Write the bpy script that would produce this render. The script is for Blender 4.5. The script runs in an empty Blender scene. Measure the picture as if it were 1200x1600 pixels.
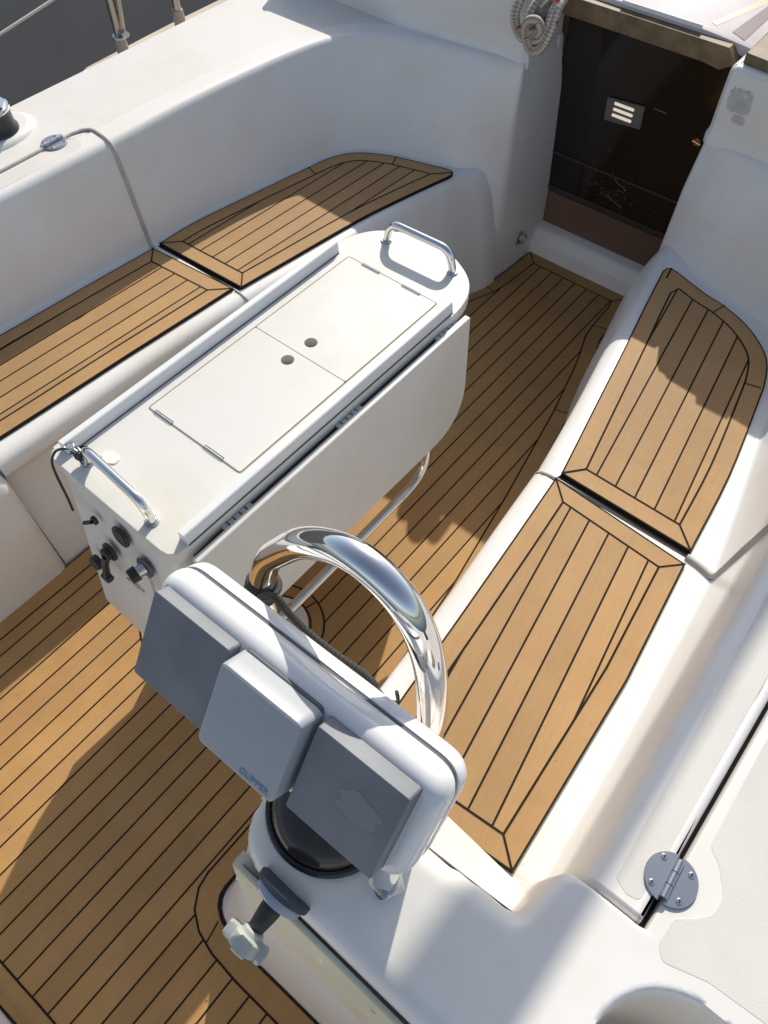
import bpy, bmesh, math, random
import numpy as np
from mathutils import Vector, Matrix, noise
random.seed(7)
C = bpy.context
col = C.scene.collection
R = math.radians

# ------------------------------------------------------------------ materials
def new_mat(name):
    m = bpy.data.materials.new(name); m.use_nodes = True
    nt = m.node_tree; b = nt.nodes['Principled BSDF']
    return m, nt, b
def nd(nt, t, **kw):
    n = nt.nodes.new(t)
    for k, v in kw.items(): setattr(n, k, v)
    return n
def ramp(nt, stops):
    r = nd(nt, 'ShaderNodeValToRGB'); e = r.color_ramp.elements
    while len(e) < len(stops): e.new(0.5)
    for i, (p, c) in enumerate(stops):
        e[i].position = p; e[i].color = (*c, 1) if len(c) == 3 else c
    return r
def simple(name, colr, rough=.5, metal=0, spec=.5, bump=0, bscale=60, var=0, vscale=8, coat=0):
    m, nt, b = new_mat(name)
    b.inputs['Base Color'].default_value = (*colr, 1)
    b.inputs['Roughness'].default_value = rough
    b.inputs['Metallic'].default_value = metal
    b.inputs['Specular IOR Level'].default_value = spec
    if coat: b.inputs['Coat Weight'].default_value = coat; b.inputs['Coat Roughness'].default_value = .08
    tc = nd(nt, 'ShaderNodeTexCoord')
    if var:
        n = nd(nt, 'ShaderNodeTexNoise'); n.inputs['Scale'].default_value = vscale; n.inputs['Detail'].default_value = 6
        nt.links.new(tc.outputs['Object'], n.inputs['Vector'])
        r = ramp(nt, [(.3, tuple(c*(1-var) for c in colr)), (.7, tuple(min(1, c*(1+var*.4)) for c in colr))])
        nt.links.new(n.outputs['Fac'], r.inputs['Fac']); nt.links.new(r.outputs['Color'], b.inputs['Base Color'])
    if bump:
        n2 = nd(nt, 'ShaderNodeTexNoise'); n2.inputs['Scale'].default_value = bscale; n2.inputs['Detail'].default_value = 4
        nt.links.new(tc.outputs['Object'], n2.inputs['Vector'])
        bp = nd(nt, 'ShaderNodeBump'); bp.inputs['Strength'].default_value = bump; bp.inputs['Distance'].default_value = .002
        nt.links.new(n2.outputs['Fac'], bp.inputs['Height']); nt.links.new(bp.outputs['Normal'], b.inputs['Normal'])
    return m

def gelcoat(name, base, rough=.28, dirt=.055, speck=True):
    m, nt, b = new_mat(name)
    tc = nd(nt, 'ShaderNodeTexCoord')
    n = nd(nt, 'ShaderNodeTexNoise'); n.inputs['Scale'].default_value = 3.2; n.inputs['Detail'].default_value = 8; n.inputs['Roughness'].default_value = .62
    nt.links.new(tc.outputs['Object'], n.inputs['Vector'])
    d = tuple(c*(1-dirt)*k for c, k in zip(base, (1, .975, .92)))
    r = ramp(nt, [(.36, d), (.56, base)])
    nt.links.new(n.outputs['Fac'], r.inputs['Fac'])
    out = r.outputs['Color']
    if speck:
        v = nd(nt, 'ShaderNodeTexNoise'); v.inputs['Scale'].default_value = 85; v.inputs['Detail'].default_value = 2
        nt.links.new(tc.outputs['Object'], v.inputs['Vector'])
        r2 = ramp(nt, [(.765, (1, 1, 1)), (.80, (.5, .44, .36))])
        nt.links.new(v.outputs['Fac'], r2.inputs['Fac'])
        mx = nd(nt, 'ShaderNodeMix', data_type='RGBA', blend_type='MULTIPLY'); mx.inputs[0].default_value = .8
        nt.links.new(out, mx.inputs[6]); nt.links.new(r2.outputs['Color'], mx.inputs[7]); out = mx.outputs[2]
    nt.links.new(out, b.inputs['Base Color'])
    rr = nd(nt, 'ShaderNodeMapRange'); rr.inputs[3].default_value = rough+.14; rr.inputs[4].default_value = rough
    nt.links.new(n.outputs['Fac'], rr.inputs[0]); nt.links.new(rr.outputs[0], b.inputs['Roughness'])
    n2 = nd(nt, 'ShaderNodeTexNoise'); n2.inputs['Scale'].default_value = 9; n2.inputs['Detail'].default_value = 2
    nt.links.new(tc.outputs['Object'], n2.inputs['Vector'])
    bp = nd(nt, 'ShaderNodeBump'); bp.inputs['Strength'].default_value = .12; bp.inputs['Distance'].default_value = .006
    nt.links.new(n2.outputs['Fac'], bp.inputs['Height']); nt.links.new(bp.outputs['Normal'], b.inputs['Normal'])
    return m

def nonskid(name, base):
    m, nt, b = new_mat(name)
    tc = nd(nt, 'ShaderNodeTexCoord')
    mp = nd(nt, 'ShaderNodeMapping'); mp.inputs['Rotation'].default_value = (0, 0, R(45))
    nt.links.new(tc.outputs['Object'], mp.inputs['Vector'])
    v = nd(nt, 'ShaderNodeTexVoronoi'); v.inputs['Scale'].default_value = 400; v.inputs['Randomness'].default_value = .15
    nt.links.new(mp.outputs['Vector'], v.inputs['Vector'])
    n = nd(nt, 'ShaderNodeTexNoise'); n.inputs['Scale'].default_value = 7; n.inputs['Detail'].default_value = 7
    nt.links.new(tc.outputs['Object'], n.inputs['Vector'])
    r = ramp(nt, [(.35, tuple(c*.93 for c in base)), (.62, base)])
    nt.links.new(n.outputs['Fac'], r.inputs['Fac'])
    r2 = ramp(nt, [(.0, (1, 1, 1)), (.35, (1, 1, 1)), (.62, (.86, .85, .83))])
    nt.links.new(v.outputs['Distance'], r2.inputs['Fac'])
    mx = nd(nt, 'ShaderNodeMix', data_type='RGBA', blend_type='MULTIPLY'); mx.inputs[0].default_value = 1
    nt.links.new(r.outputs['Color'], mx.inputs[6]); nt.links.new(r2.outputs['Color'], mx.inputs[7])
    nt.links.new(mx.outputs[2], b.inputs['Base Color'])
    b.inputs['Roughness'].default_value = .55
    bp = nd(nt, 'ShaderNodeBump'); bp.inputs['Strength'].default_value = .3; bp.inputs['Distance'].default_value = .0008; bp.invert = True
    nt.links.new(v.outputs['Distance'], bp.inputs['Height']); nt.links.new(bp.outputs['Normal'], b.inputs['Normal'])
    return m

def teak(name, base, dark, planks=True, phase=0.0, pitch=.0479):
    """plank grain runs along local Y; each plank takes a slightly different tone"""
    m, nt, b = new_mat(name)
    tc = nd(nt, 'ShaderNodeTexCoord')
    mp = nd(nt, 'ShaderNodeMapping'); mp.inputs['Scale'].default_value = (150, 5, 1)
    nt.links.new(tc.outputs['Object'], mp.inputs['Vector'])
    g = nd(nt, 'ShaderNodeTexNoise'); g.inputs['Scale'].default_value = 1; g.inputs['Detail'].default_value = 8; g.inputs['Roughness'].default_value = .7
    nt.links.new(mp.outputs['Vector'], g.inputs['Vector'])
    n = nd(nt, 'ShaderNodeTexNoise'); n.inputs['Scale'].default_value = 4; n.inputs['Detail'].default_value = 9; n.inputs['Roughness'].default_value = .68
    nt.links.new(tc.outputs['Object'], n.inputs['Vector'])
    f = nd(nt, 'ShaderNodeTexNoise'); f.inputs['Scale'].default_value = 260; f.inputs['Detail'].default_value = 3
    nt.links.new(tc.outputs['Object'], f.inputs['Vector'])
    a = nd(nt, 'ShaderNodeMath', operation='MULTIPLY_ADD'); a.inputs[1].default_value = .24; nt.links.new(g.outputs['Fac'], a.inputs[0])
    a2 = nd(nt, 'ShaderNodeMath', operation='MULTIPLY'); a2.inputs[1].default_value = .60; nt.links.new(n.outputs['Fac'], a2.inputs[0])
    nt.links.new(a2.outputs[0], a.inputs[2])
    a3 = nd(nt, 'ShaderNodeMath', operation='MULTIPLY_ADD'); a3.inputs[1].default_value = .16; nt.links.new(f.outputs['Fac'], a3.inputs[0]); nt.links.new(a.outputs[0], a3.inputs[2])
    r = ramp(nt, [(.36, dark), (.55, base), (.70, tuple(min(1, c*1.14) for c in base))])
    nt.links.new(a3.outputs[0], r.inputs['Fac'])
    # greasy, greyed blotches of wear
    n3 = nd(nt, 'ShaderNodeTexNoise'); n3.inputs['Scale'].default_value = 2.1; n3.inputs['Detail'].default_value = 6
    nt.links.new(tc.outputs['Object'], n3.inputs['Vector'])
    r3 = ramp(nt, [(.30, (1.06, 1.05, 1.03)), (.5, (1, 1, 1)), (.72, (.76, .765, .78))])
    nt.links.new(n3.outputs['Fac'], r3.inputs['Fac'])
    mx = nd(nt, 'ShaderNodeMix', data_type='RGBA', blend_type='MULTIPLY'); mx.inputs[0].default_value = 1
    nt.links.new(r.outputs['Color'], mx.inputs[6]); nt.links.new(r3.outputs['Color'], mx.inputs[7])
    # dark specks of grime
    v = nd(nt, 'ShaderNodeTexNoise'); v.inputs['Scale'].default_value = 95; v.inputs['Detail'].default_value = 1
    nt.links.new(tc.outputs['Object'], v.inputs['Vector'])
    r4 = ramp(nt, [(.78, (1, 1, 1)), (.82, (.35, .3, .25))])
    nt.links.new(v.outputs['Fac'], r4.inputs['Fac'])
    mx2 = nd(nt, 'ShaderNodeMix', data_type='RGBA', blend_type='MULTIPLY'); mx2.inputs[0].default_value = .7
    nt.links.new(mx.outputs[2], mx2.inputs[6]); nt.links.new(r4.outputs['Color'], mx2.inputs[7])
    out = mx2.outputs[2]
    if planks:
        sx = nd(nt, 'ShaderNodeSeparateXYZ'); nt.links.new(tc.outputs['Object'], sx.inputs[0])
        m1 = nd(nt, 'ShaderNodeMath', operation='MULTIPLY_ADD'); m1.inputs[1].default_value = 1/pitch; m1.inputs[2].default_value = -phase/pitch
        m2 = nd(nt, 'ShaderNodeMath', operation='FLOOR'); wn = nd(nt, 'ShaderNodeTexWhiteNoise', noise_dimensions='1D')
        nt.links.new(sx.outputs['X'], m1.inputs[0]); nt.links.new(m1.outputs[0], m2.inputs[0]); nt.links.new(m2.outputs[0], wn.inputs['W'])
        hs_ = nd(nt, 'ShaderNodeHueSaturation'); mr = nd(nt, 'ShaderNodeMapRange'); mr.inputs[3].default_value = .90; mr.inputs[4].default_value = 1.09
        nt.links.new(wn.outputs['Value'], mr.inputs[0]); nt.links.new(mr.outputs[0], hs_.inputs['Value']); nt.links.new(out, hs_.inputs['Color']); out = hs_.outputs['Color']
    nt.links.new(out, b.inputs['Base Color'])
    b.inputs['Roughness'].default_value = .62; b.inputs['Specular IOR Level'].default_value = .3
    bp = nd(nt, 'ShaderNodeBump'); bp.inputs['Strength'].default_value = .22; bp.inputs['Distance'].default_value = .0012
    nt.links.new(g.outputs['Fac'], bp.inputs['Height']); nt.links.new(bp.outputs['Normal'], b.inputs['Normal'])
    return m

def rope_mat(name, c1, c2, fleck=None):
    m, nt, b = new_mat(name)
    tc = nd(nt, 'ShaderNodeTexCoord')
    ck = nd(nt, 'ShaderNodeTexChecker'); ck.inputs['Color1'].default_value = (*c1, 1); ck.inputs['Color2'].default_value = (*c2, 1); ck.inputs['Scale'].default_value = 1
    mp = nd(nt, 'ShaderNodeMapping'); mp.inputs['Rotation'].default_value = (0, 0, R(45)); mp.inputs['Scale'].default_value = (6, 6, 1)
    nt.links.new(tc.outputs['UV'], mp.inputs['Vector']); nt.links.new(mp.outputs['Vector'], ck.inputs['Vector'])
    out = ck.outputs['Color']
    if fleck:
        w = nd(nt, 'ShaderNodeTexNoise'); w.inputs['Scale'].default_value = 1.15; w.inputs['Detail'].default_value = 1
        nt.links.new(tc.outputs['UV'], w.inputs['Vector'])
        r = ramp(nt, [(.64, (0, 0, 0)), (.655, (1, 1, 1))]); nt.links.new(w.outputs['Fac'], r.inputs['Fac'])
        mx = nd(nt, 'ShaderNodeMix', data_type='RGBA'); nt.links.new(r.outputs['Color'], mx.inputs[0])
        nt.links.new(out, mx.inputs[6]); mx.inputs[7].default_value = (*fleck, 1); out = mx.outputs[2]
    nt.links.new(out, b.inputs['Base Color']); b.inputs['Roughness'].default_value = .85
    bp = nd(nt, 'ShaderNodeBump'); bp.inputs['Strength'].default_value = .7; bp.inputs['Distance'].default_value = .002
    nt.links.new(ck.outputs['Fac'], bp.inputs['Height']); nt.links.new(bp.outputs['Normal'], b.inputs['Normal'])
    return m

M = {}
M['gel'] = gelcoat('white_gelcoat', (.81, .792, .765))
M['deck'] = gelcoat('deck_gelcoat', (.74, .72, .69), rough=.42)
M['cream'] = gelcoat('cream_gelcoat', (.72, .67, .52), rough=.45, dirt=.15)
M['table'] = gelcoat('table_gelcoat', (.71, .695, .655), rough=.38, dirt=.07)
M['nonskid'] = nonskid('nonskid', (.735, .705, .655))
TEAK = dict(teak=((.475, .285, .124), (.385, .224, .093)), teak_floor=((.455, .261, .099), (.37, .206, .075)))
M['teak'] = teak('teak_border', *TEAK['teak'], planks=False); M['teak_floor'] = teak('teak_floor_border', *TEAK['teak_floor'], planks=False)
M['caulk'] = simple('caulk', (.026, .019, .013), rough=.8, spec=.12)
M['chrome'] = simple('polished_steel', (.82, .81, .79), rough=.045, metal=1)
M['steel'] = simple('brushed_steel', (.55, .56, .57), rough=.28, metal=1, bump=.1, bscale=300)
M['dullsteel'] = simple('dull_steel', (.47, .49, .52), rough=.34, metal=1)
M['alu'] = simple('painted_rail', (.76, .77, .76), rough=.4, var=.05)
M['pod'] = simple('pod_plastic', (.80, .80, .79), rough=.16, spec=.5, var=.05, vscale=5, coat=.3)
M['cover'] = simple('grey_cover_plastic', (.20, .215, .24), rough=.52, var=.26, vscale=11, bump=.1, bscale=400)
M['cover_w'] = simple('white_cover_plastic', (.40, .42, .445), rough=.42, var=.06, vscale=10)
M['gasket'] = simple('grey_gasket', (.10, .105, .12), rough=.5)
M['seal'] = simple('rubber_seal', (.46, .44, .395), rough=.55, var=.2, vscale=20)
M['black'] = simple('black_plastic', (.022, .022, .023), rough=.4, var=.3, vscale=30)
M['rubber'] = simple('worn_black_rubber', (.045, .043, .041), rough=.5, var=.85, vscale=55, bump=.5, bscale=120)
M['navy'] = simple('navy_disc', (.03, .038, .06), rough=.4)
M['greydisc'] = simple('grey_blue_disc', (.40, .45, .52), rough=.4, var=.1)
M['nut'] = simple('grey_green_plastic', (.52, .545, .49), rough=.38, var=.12, vscale=30)
M['print'] = simple('blue_print', (.14, .28, .46), rough=.5)
M['stain'] = simple('glue_residue', (.222, .236, .262), rough=.6)
M['hull'] = simple('charcoal_hull', (.40, .365, .32), rough=.6, var=.12, vscale=1.5, bump=.05, bscale=20)
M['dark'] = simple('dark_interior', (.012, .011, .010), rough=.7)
M['wood'] = simple('weathered_wood', (.22, .15, .078), rough=.6, var=.35, vscale=26, bump=.3, bscale=60)
M['lower'] = simple('brown_board', (.17, .10, .07), rough=.35, var=.2, vscale=6)
M['rubrail'] = simple('beige_rail', (.60, .52, .42), rough=.5, var=.15)
M['socket'] = simple('post_socket', (.42, .36, .32), rough=.4)
M['postmetal'] = simple('tarnished_steel', (.52, .48, .43), rough=.22, metal=1)
M['vent'] = simple('vent_plate', (.16, .14, .125), rough=.4)
M['ventw'] = simple('vent_slot', (.85, .78, .68), rough=.5)
M['ventl'] = simple('glowing_vent_slot', (.85, .78, .68), rough=.5)  # slots made to glow by emission, nothing shines through them
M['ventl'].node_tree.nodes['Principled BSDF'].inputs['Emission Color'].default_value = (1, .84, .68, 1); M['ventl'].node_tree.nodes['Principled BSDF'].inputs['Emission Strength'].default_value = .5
M['glass'] = simple('smoked_acrylic', (.016, .011, .009), rough=.08, spec=.5)
M['hatch'] = simple('hatch_acrylic', (.74, .66, .67), rough=.5, var=.2, vscale=5, spec=.1)
M['amber'] = simple('amber_reflection', (.55, .30, .16), rough=.3)  # flat colour standing in for an orange reflection on the hatch
M['canvas'] = simple('boom_canvas', (.06, .09, .18), rough=.9, bump=.4, bscale=30)
M['rope'] = rope_mat('braided_rope', (.60, .53, .43), (.30, .265, .215), (.42, .07, .05))
M['cord'] = rope_mat('grey_cord', (.075, .072, .066), (.04, .04, .037))
M['wire'] = simple('cream_wire_cover', (.62, .58, .48), rough=.5)
M['sticker'] = simple('sticker_residue', (.56, .55, .52), rough=.7, var=.25, vscale=50)
M['paper'] = simple('torn_label', (.80, .77, .70), rough=.8)
M['groove'] = simple('lid_groove', (.24, .205, .15), rough=.8)
M['smoke'] = simple('compass_dome', (.045, .037, .03), rough=.16)
def water_mat():
    m, nt, b = new_mat('harbour_water')
    b.inputs['Base Color'].default_value = (.012, .018, .02, 1); b.inputs['Roughness'].default_value = .08
    n = nd(nt, 'ShaderNodeTexNoise'); n.inputs['Scale'].default_value = 2.5; n.inputs['Detail'].default_value = 5
    tc = nd(nt, 'ShaderNodeTexCoord'); nt.links.new(tc.outputs['Object'], n.inputs['Vector'])
    bp = nd(nt, 'ShaderNodeBump'); bp.inputs['Strength'].default_value = .5; bp.inputs['Distance'].default_value = .05
    nt.links.new(n.outputs['Fac'], bp.inputs['Height']); nt.links.new(bp.outputs['Normal'], b.inputs['Normal'])
    return m
M['water'] = water_mat()

# ------------------------------------------------------------------ mesh helpers
class MB:
    def __init__(s): s.v = []; s.f = []; s.m = []; s.uv = {}
    def add(s, vs, fs, mi=0):
        o = len(s.v); s.v += [tuple(map(float, v)) for v in vs]
        for f in fs: s.f.append([i+o for i in f]); s.m.append(mi)
        return o
    def grid(s, rows, mi=0, closed=False, flip=False, uvw=None):
        n = len(rows[0]); o = len(s.v)
        for r in rows: s.v += [tuple(map(float, p)) for p in r]
        for i in range(len(rows)-1):
            for j in range(n if closed else n-1):
                k = (j+1) % n
                q = [o+i*n+j, o+i*n+k, o+(i+1)*n+k, o+(i+1)*n+j]
                if flip: q.reverse()
                if uvw: s.uv[len(s.f)] = [(i*uvw[0], j*uvw[1]), (i*uvw[0], (j+1)*uvw[1]), ((i+1)*uvw[0], (j+1)*uvw[1]), ((i+1)*uvw[0], j*uvw[1])][::(-1 if flip else 1)]
                s.f.append(q); s.m.append(mi)
    def poly(s, pts, mi=0, flip=False):
        o = len(s.v); s.v += [tuple(map(float, p)) for p in pts]
        f = list(range(o, o+len(pts)));
        if flip: f.reverse()
        s.f.append(f); s.m.append(mi)
    def tube(s, path, r, n=12, mi=0, caps=True, closed=False, uvw=None):
        P = [np.array(p, float) for p in path]
        rows = []; N = len(P)
        t0 = P[1]-P[0]; t0 = t0/np.linalg.norm(t0)
        a = np.array([0, 0, 1.]) if abs(t0[2]) < .9 else np.array([1., 0, 0])
        u = np.cross(t0, a); u /= np.linalg.norm(u)
        for i in range(N):
            t = (P[(i+1) % N]-P[i-1]) if closed else (P[min(i+1, N-1)]-P[max(i-1, 0)])
            t = t/np.linalg.norm(t); u = u-t*(u@t); u /= np.linalg.norm(u); w = np.cross(t, u)
            rr = r[i] if isinstance(r, (list, tuple)) else r
            rows.append([P[i]+rr*(math.cos(2*math.pi*k/n)*u+math.sin(2*math.pi*k/n)*w) for k in range(n)])
        if closed: rows.append(rows[0])
        s.grid(rows, mi, closed=True, uvw=uvw)
        if caps and not closed:
            s.poly(rows[0], mi, flip=False); s.poly(rows[-1], mi, flip=True)
    def disc(s, c, r, nrm, h=0, n=24, mi=0, bev=0):
        """short cylinder, base centre c, axis nrm, height h"""
        c = np.array(c, float); w = np.array(nrm, float); w /= np.linalg.norm(w)
        a = np.array([0, 0, 1.]) if abs(w[2]) < .9 else np.array([1., 0, 0])
        u = np.cross(a, w); u /= np.linalg.norm(u); v = np.cross(w, u)
        ring = lambda rr, hh: [c+w*hh+rr*(math.cos(2*math.pi*k/n)*u+math.sin(2*math.pi*k/n)*v) for k in range(n)]
        if bev: rows = [ring(r, 0), ring(r, h-bev), ring(r-bev*.3, h-bev*.3), ring(r-bev, h)]
        else: rows = [ring(r, 0), ring(r, h)]
        s.grid(rows, mi, closed=True); s.poly(rows[-1], mi); s.poly(rows[0], mi, flip=True)
    def prism(s, pts, levels, mi=0, frame=None):
        """pts: CCW outline; levels: [(height, inset)] stacked; frame maps (x,y,h) -> world"""
        fr = frame or (lambda x, y, h: (x, y, h))
        rows = []
        for h, ins in levels:
            q = offset(pts, ins) if abs(ins) > 1e-9 else pts
            rows.append([fr(p[0], p[1], h) for p in q])
        s.grid(rows, mi, closed=True); s.poly(rows[-1], mi); s.poly(rows[0], mi, flip=True)
    def box(s, lo, hi, b=.003, mi=0):
        pts = [(lo[0], lo[1]), (hi[0], lo[1]), (hi[0], hi[1]), (lo[0], hi[1])]
        s.prism(pts, [(lo[2], b), (lo[2]+b, 0), (hi[2]-b, 0), (hi[2], b)], mi)
    def build(s, name, mat, parent=None, smooth=35, loc=None, rotz=0, fixn=True):
        me = bpy.data.meshes.new(name); me.from_pydata(s.v, [], s.f)
        mats = mat if isinstance(mat, (list, tuple)) else [mat]
        for m in mats: me.materials.append(m)
        for p, mi in zip(me.polygons, s.m): p.material_index = mi
        if s.uv:
            ul = me.uv_layers.new(name='uv')
            for p in me.polygons:
                q = s.uv.get(p.index)
                if q:
                    for li, c in zip(p.loop_indices, q): ul.data[li].uv = c
        if fixn:
            bm = bmesh.new(); bm.from_mesh(me); bmesh.ops.recalc_face_normals(bm, faces=bm.faces); bm.to_mesh(me); bm.free()
        if smooth:
            for p in me.polygons: p.use_smooth = True
            me.set_sharp_from_angle(angle=R(smooth))
        o = bpy.data.objects.new(name, me); col.objects.link(o)
        if parent is not None: o.parent = parent
        if loc is not None: o.location = loc
        o.rotation_euler.z = rotz
        return o

def offset(pts, d):
    """inset a CCW polygon by d (a number or one distance per edge)"""
    n = len(pts); P = [np.array(p[:2], float) for p in pts]; out = []
    dd = d if isinstance(d, (list, tuple)) else [d]*n
    def nr(a, b):
        t = b-a; t = t/(np.linalg.norm(t)+1e-12); return np.array([-t[1], t[0]])
    for i in range(n):
        a, b, c = P[i-1], P[i], P[(i+1) % n]
        n1, n2 = nr(a, b), nr(b, c); d1, d2 = dd[i-1], dd[i]
        det = n1[0]*n2[1]-n1[1]*n2[0]
        if abs(det) < .05: out.append(tuple(b+(n1*d1+n2*d2)/2/max(.6, (1+n1@n2)/2)**.5))
        else:
            r1, r2 = n1@b+d1, n2@b+d2
            out.append(((r1*n2[1]-r2*n1[1])/det, (n1[0]*r2-n2[0]*r1)/det))
    return out
def catmull(P, k=6, closed=False):
    P = [np.array(p, float) for p in P]; n = len(P); out = []
    rng = range(n) if closed else range(n-1)
    for i in rng:
        p1, p2 = P[i], P[(i+1) % n]
        p0 = P[i-1] if (closed or i > 0) else 2*p1-p2
        p3 = P[(i+2) % n] if (closed or i+2 < n) else 2*p2-p1
        for j in range(k):
            t = j/k
            out.append(.5*((2*p1)+(-p0+p2)*t+(2*p0-5*p1+4*p2-p3)*t*t+(-p0+3*p1-3*p2+p3)*t**3))
    if not closed: out.append(P[-1])
    return out
def fillet(P, rad, n=6, closed=False):
    """round the corners of a polyline (2D or 3D); rad: number or list"""
    P = [np.array(p, float) for p in P]; N = len(P); out = []
    rr = rad if isinstance(rad, (list, tuple)) else [rad]*N
    for i in range(N):
        if (not closed and i in (0, N-1)) or rr[i] <= 0: out.append(P[i]); continue
        a, b, c = P[i-1], P[i], P[(i+1) % N]
        u = a-b; v = c-b; lu = np.linalg.norm(u); lv = np.linalg.norm(v); u = u/lu; v = v/lv
        ca = max(-.9999, min(.9999, float(u@v))); th = math.acos(ca)
        d = min(rr[i]/math.tan(th/2), lu*.49, lv*.49)
        p, q = b+u*d, b+v*d
        for j in range(n+1):
            t = j/n; out.append((1-t)**2*p+2*t*(1-t)*b+t*t*q)
    return out
def rrect(x0, x1, y0, y1, r, n=6):
    return [tuple(p) for p in fillet([(x0, y0), (x1, y0), (x1, y1), (x0, y1)], r, n, closed=True)]
def ribbon(mb, P, w, z, mi=1, closed=False):
    P = [np.array(p[:2], float) for p in P]; N = len(P); L = []; Rr = []
    for i in range(N):
        a = P[i-1] if (closed or i > 0) else P[i]; c = P[(i+1) % N] if (closed or i < N-1) else P[i]
        t1 = P[i]-a; t2 = c-P[i]
        t = (t1/(np.linalg.norm(t1)+1e-9)+t2/(np.linalg.norm(t2)+1e-9)); l = np.linalg.norm(t); t = t/(l+1e-9)
        k = min(2.2, 1/max(.3, l/2)) if (np.linalg.norm(t1) > 1e-9 and np.linalg.norm(t2) > 1e-9) else 1
        nn = np.array([-t[1], t[0]])*w/2*k
        L.append((*(P[i]+nn), z)); Rr.append((*(P[i]-nn), z))
    if closed: L.append(L[0]); Rr.append(Rr[0])
    mb.grid([L, Rr], mi)
def empty(name, loc, label, cat, group=None, rotz=0):
    o = bpy.data.objects.new(name, None); col.objects.link(o); o.location = loc; o.empty_display_size = .05
    tag(o, label, cat, group); C.view_layer.update(); return o
def tag(o, label=None, cat=None, group=None, kind=None):
    if label: o['label'] = label
    if cat: o['category'] = cat
    if group: o['group'] = group
    if kind: o['kind'] = kind
    return o
def attach(part, root):
    """parent keeping world coordinates (root is an unrotated Empty)"""
    part.parent = root; part.matrix_parent_inverse = Matrix.Translation(-Vector(root.location)); return part
def copy_tree(o, parent=None):
    c = o.copy(); col.objects.link(c)
    if parent is not None: c.parent = parent
    for ch in list(o.children): copy_tree(ch, c)
    return c

# ------------------------------------------------------------------ teak panels
def in_poly_spans(poly, x0):
    ys = []; n = len(poly)
    for i in range(n):
        a, b = poly[i], poly[(i+1) % n]
        if (a[0] <= x0) != (b[0] <= x0): ys.append(a[1]+(x0-a[0])*(b[1]-a[1])/(b[0]-a[0]))
    ys.sort(); return [(ys[i], ys[i+1]) for i in range(0, len(ys)-1, 2)]
def teak_panel(name, outline, border, ang, pitch, phase, z0, z1, mitres=(), butts=(), parent=None, extra=None, cw=.0044, edge=.0034, mat='teak'):
    """outline (CCW, world x,y); seams run along the direction turned by ang from +Y"""
    ca, sa = math.cos(ang), math.sin(ang)
    ox, oy = np.mean([p[0] for p in outline]), np.mean([p[1] for p in outline])
    loc = lambda p: (ca*(p[0]-ox)+sa*(p[1]-oy), -sa*(p[0]-ox)+ca*(p[1]-oy))
    P = [loc(p) for p in outline]
    mb = MB(); h = z1-z0
    mb.grid([[(p[0], p[1], 0) for p in P], [(p[0], p[1], h-.001) for p in P]], 1, closed=True)
    Q = offset(P, .001)
    mb.grid([[(p[0], p[1], h-.001) for p in P], [(p[0], p[1], h) for p in Q]], 1, closed=True)
    inner = offset(P, border)
    def dist_out(q):
        d = 9
        for i in range(len(P)):
            a, c = np.array(P[i]), np.array(P[(i+1) % len(P)]); e = c-a; t = min(1, max(0, float((np.array(q)-a)@e/(e@e+1e-12)))); d = min(d, float(np.linalg.norm(a+e*t-np.array(q))))
        return d
    clean = [q for q in inner if dist_out(q) > border*.97]
    mb.poly([(p[0], p[1], h) for p in Q], 2)
    mb.poly([(p[0], p[1], h+.00015) for p in clean], 0)
    inner = clean
    ribbon(mb, offset(P, edge/2+.0005), edge, h+.0003, 1, closed=True)
    ribbon(mb, inner, cw, h+.0007, 1, closed=True)
    xs = [p[0] for p in inner]
    k = math.floor((min(xs)-phase)/pitch)
    x = phase+k*pitch
    while x < max(xs):
        for a, b in in_poly_spans(inner, x):
            if b-a > .01: ribbon(mb, [(x, a), (x, b)], cw*.92, h+.0005, 1)
        x += pitch
    def nearest_in(p): return min(clean, key=lambda q: (q[0]-p[0])**2+(q[1]-p[1])**2)
    for i in mitres: ribbon(mb, [P[i], nearest_in(P[i])], cw*.9, h+.0009, 1)
    for p, q in butts: ribbon(mb, [loc(p), loc(q)], cw*.7, h+.0009, 1)
    if extra: extra(mb, loc, h)
    o = mb.build(name, [teak(mat+'_planks', *TEAK[mat], True, phase, pitch), M['caulk'], M[mat]], None, smooth=None, loc=(ox, oy, z0), rotz=ang, fixn=False)
    if parent is not None: attach(o, parent)
    return o

# ================================================================== FLOOR
stb_floor = [(-.729, 2.198), (-.709, 2.118), (-.706, 2.02), (-.697, 1.952), (-.668, 1.87), (-.645, 1.79), (-.599, 1.604), (-.53, 1.25), (-.47, .9), (-.43, .55), (-.445, .30), (-.455, .12)]
ped_base = [(-.4555, .0), (-.452, -.018), (-.440, -.035), (-.418, -.048), (-.38, -.056), (-.314, -.059), (-.135, -.056), (.15, -.052)]
port_floor = [(.15, -.42), (-.596, -.436), (-.642, -.438), (-1.372, -.455), (-1.370, .35), (-1.362, .9), (-1.315, 1.4), (-1.235, 1.75), (-1.185, 1.886), (-1.160, 1.95), (-1.150, 2.01), (-1.138, 2.2)]
outl = stb_floor+ped_base+port_floor
outl = outl[::-1]
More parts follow.
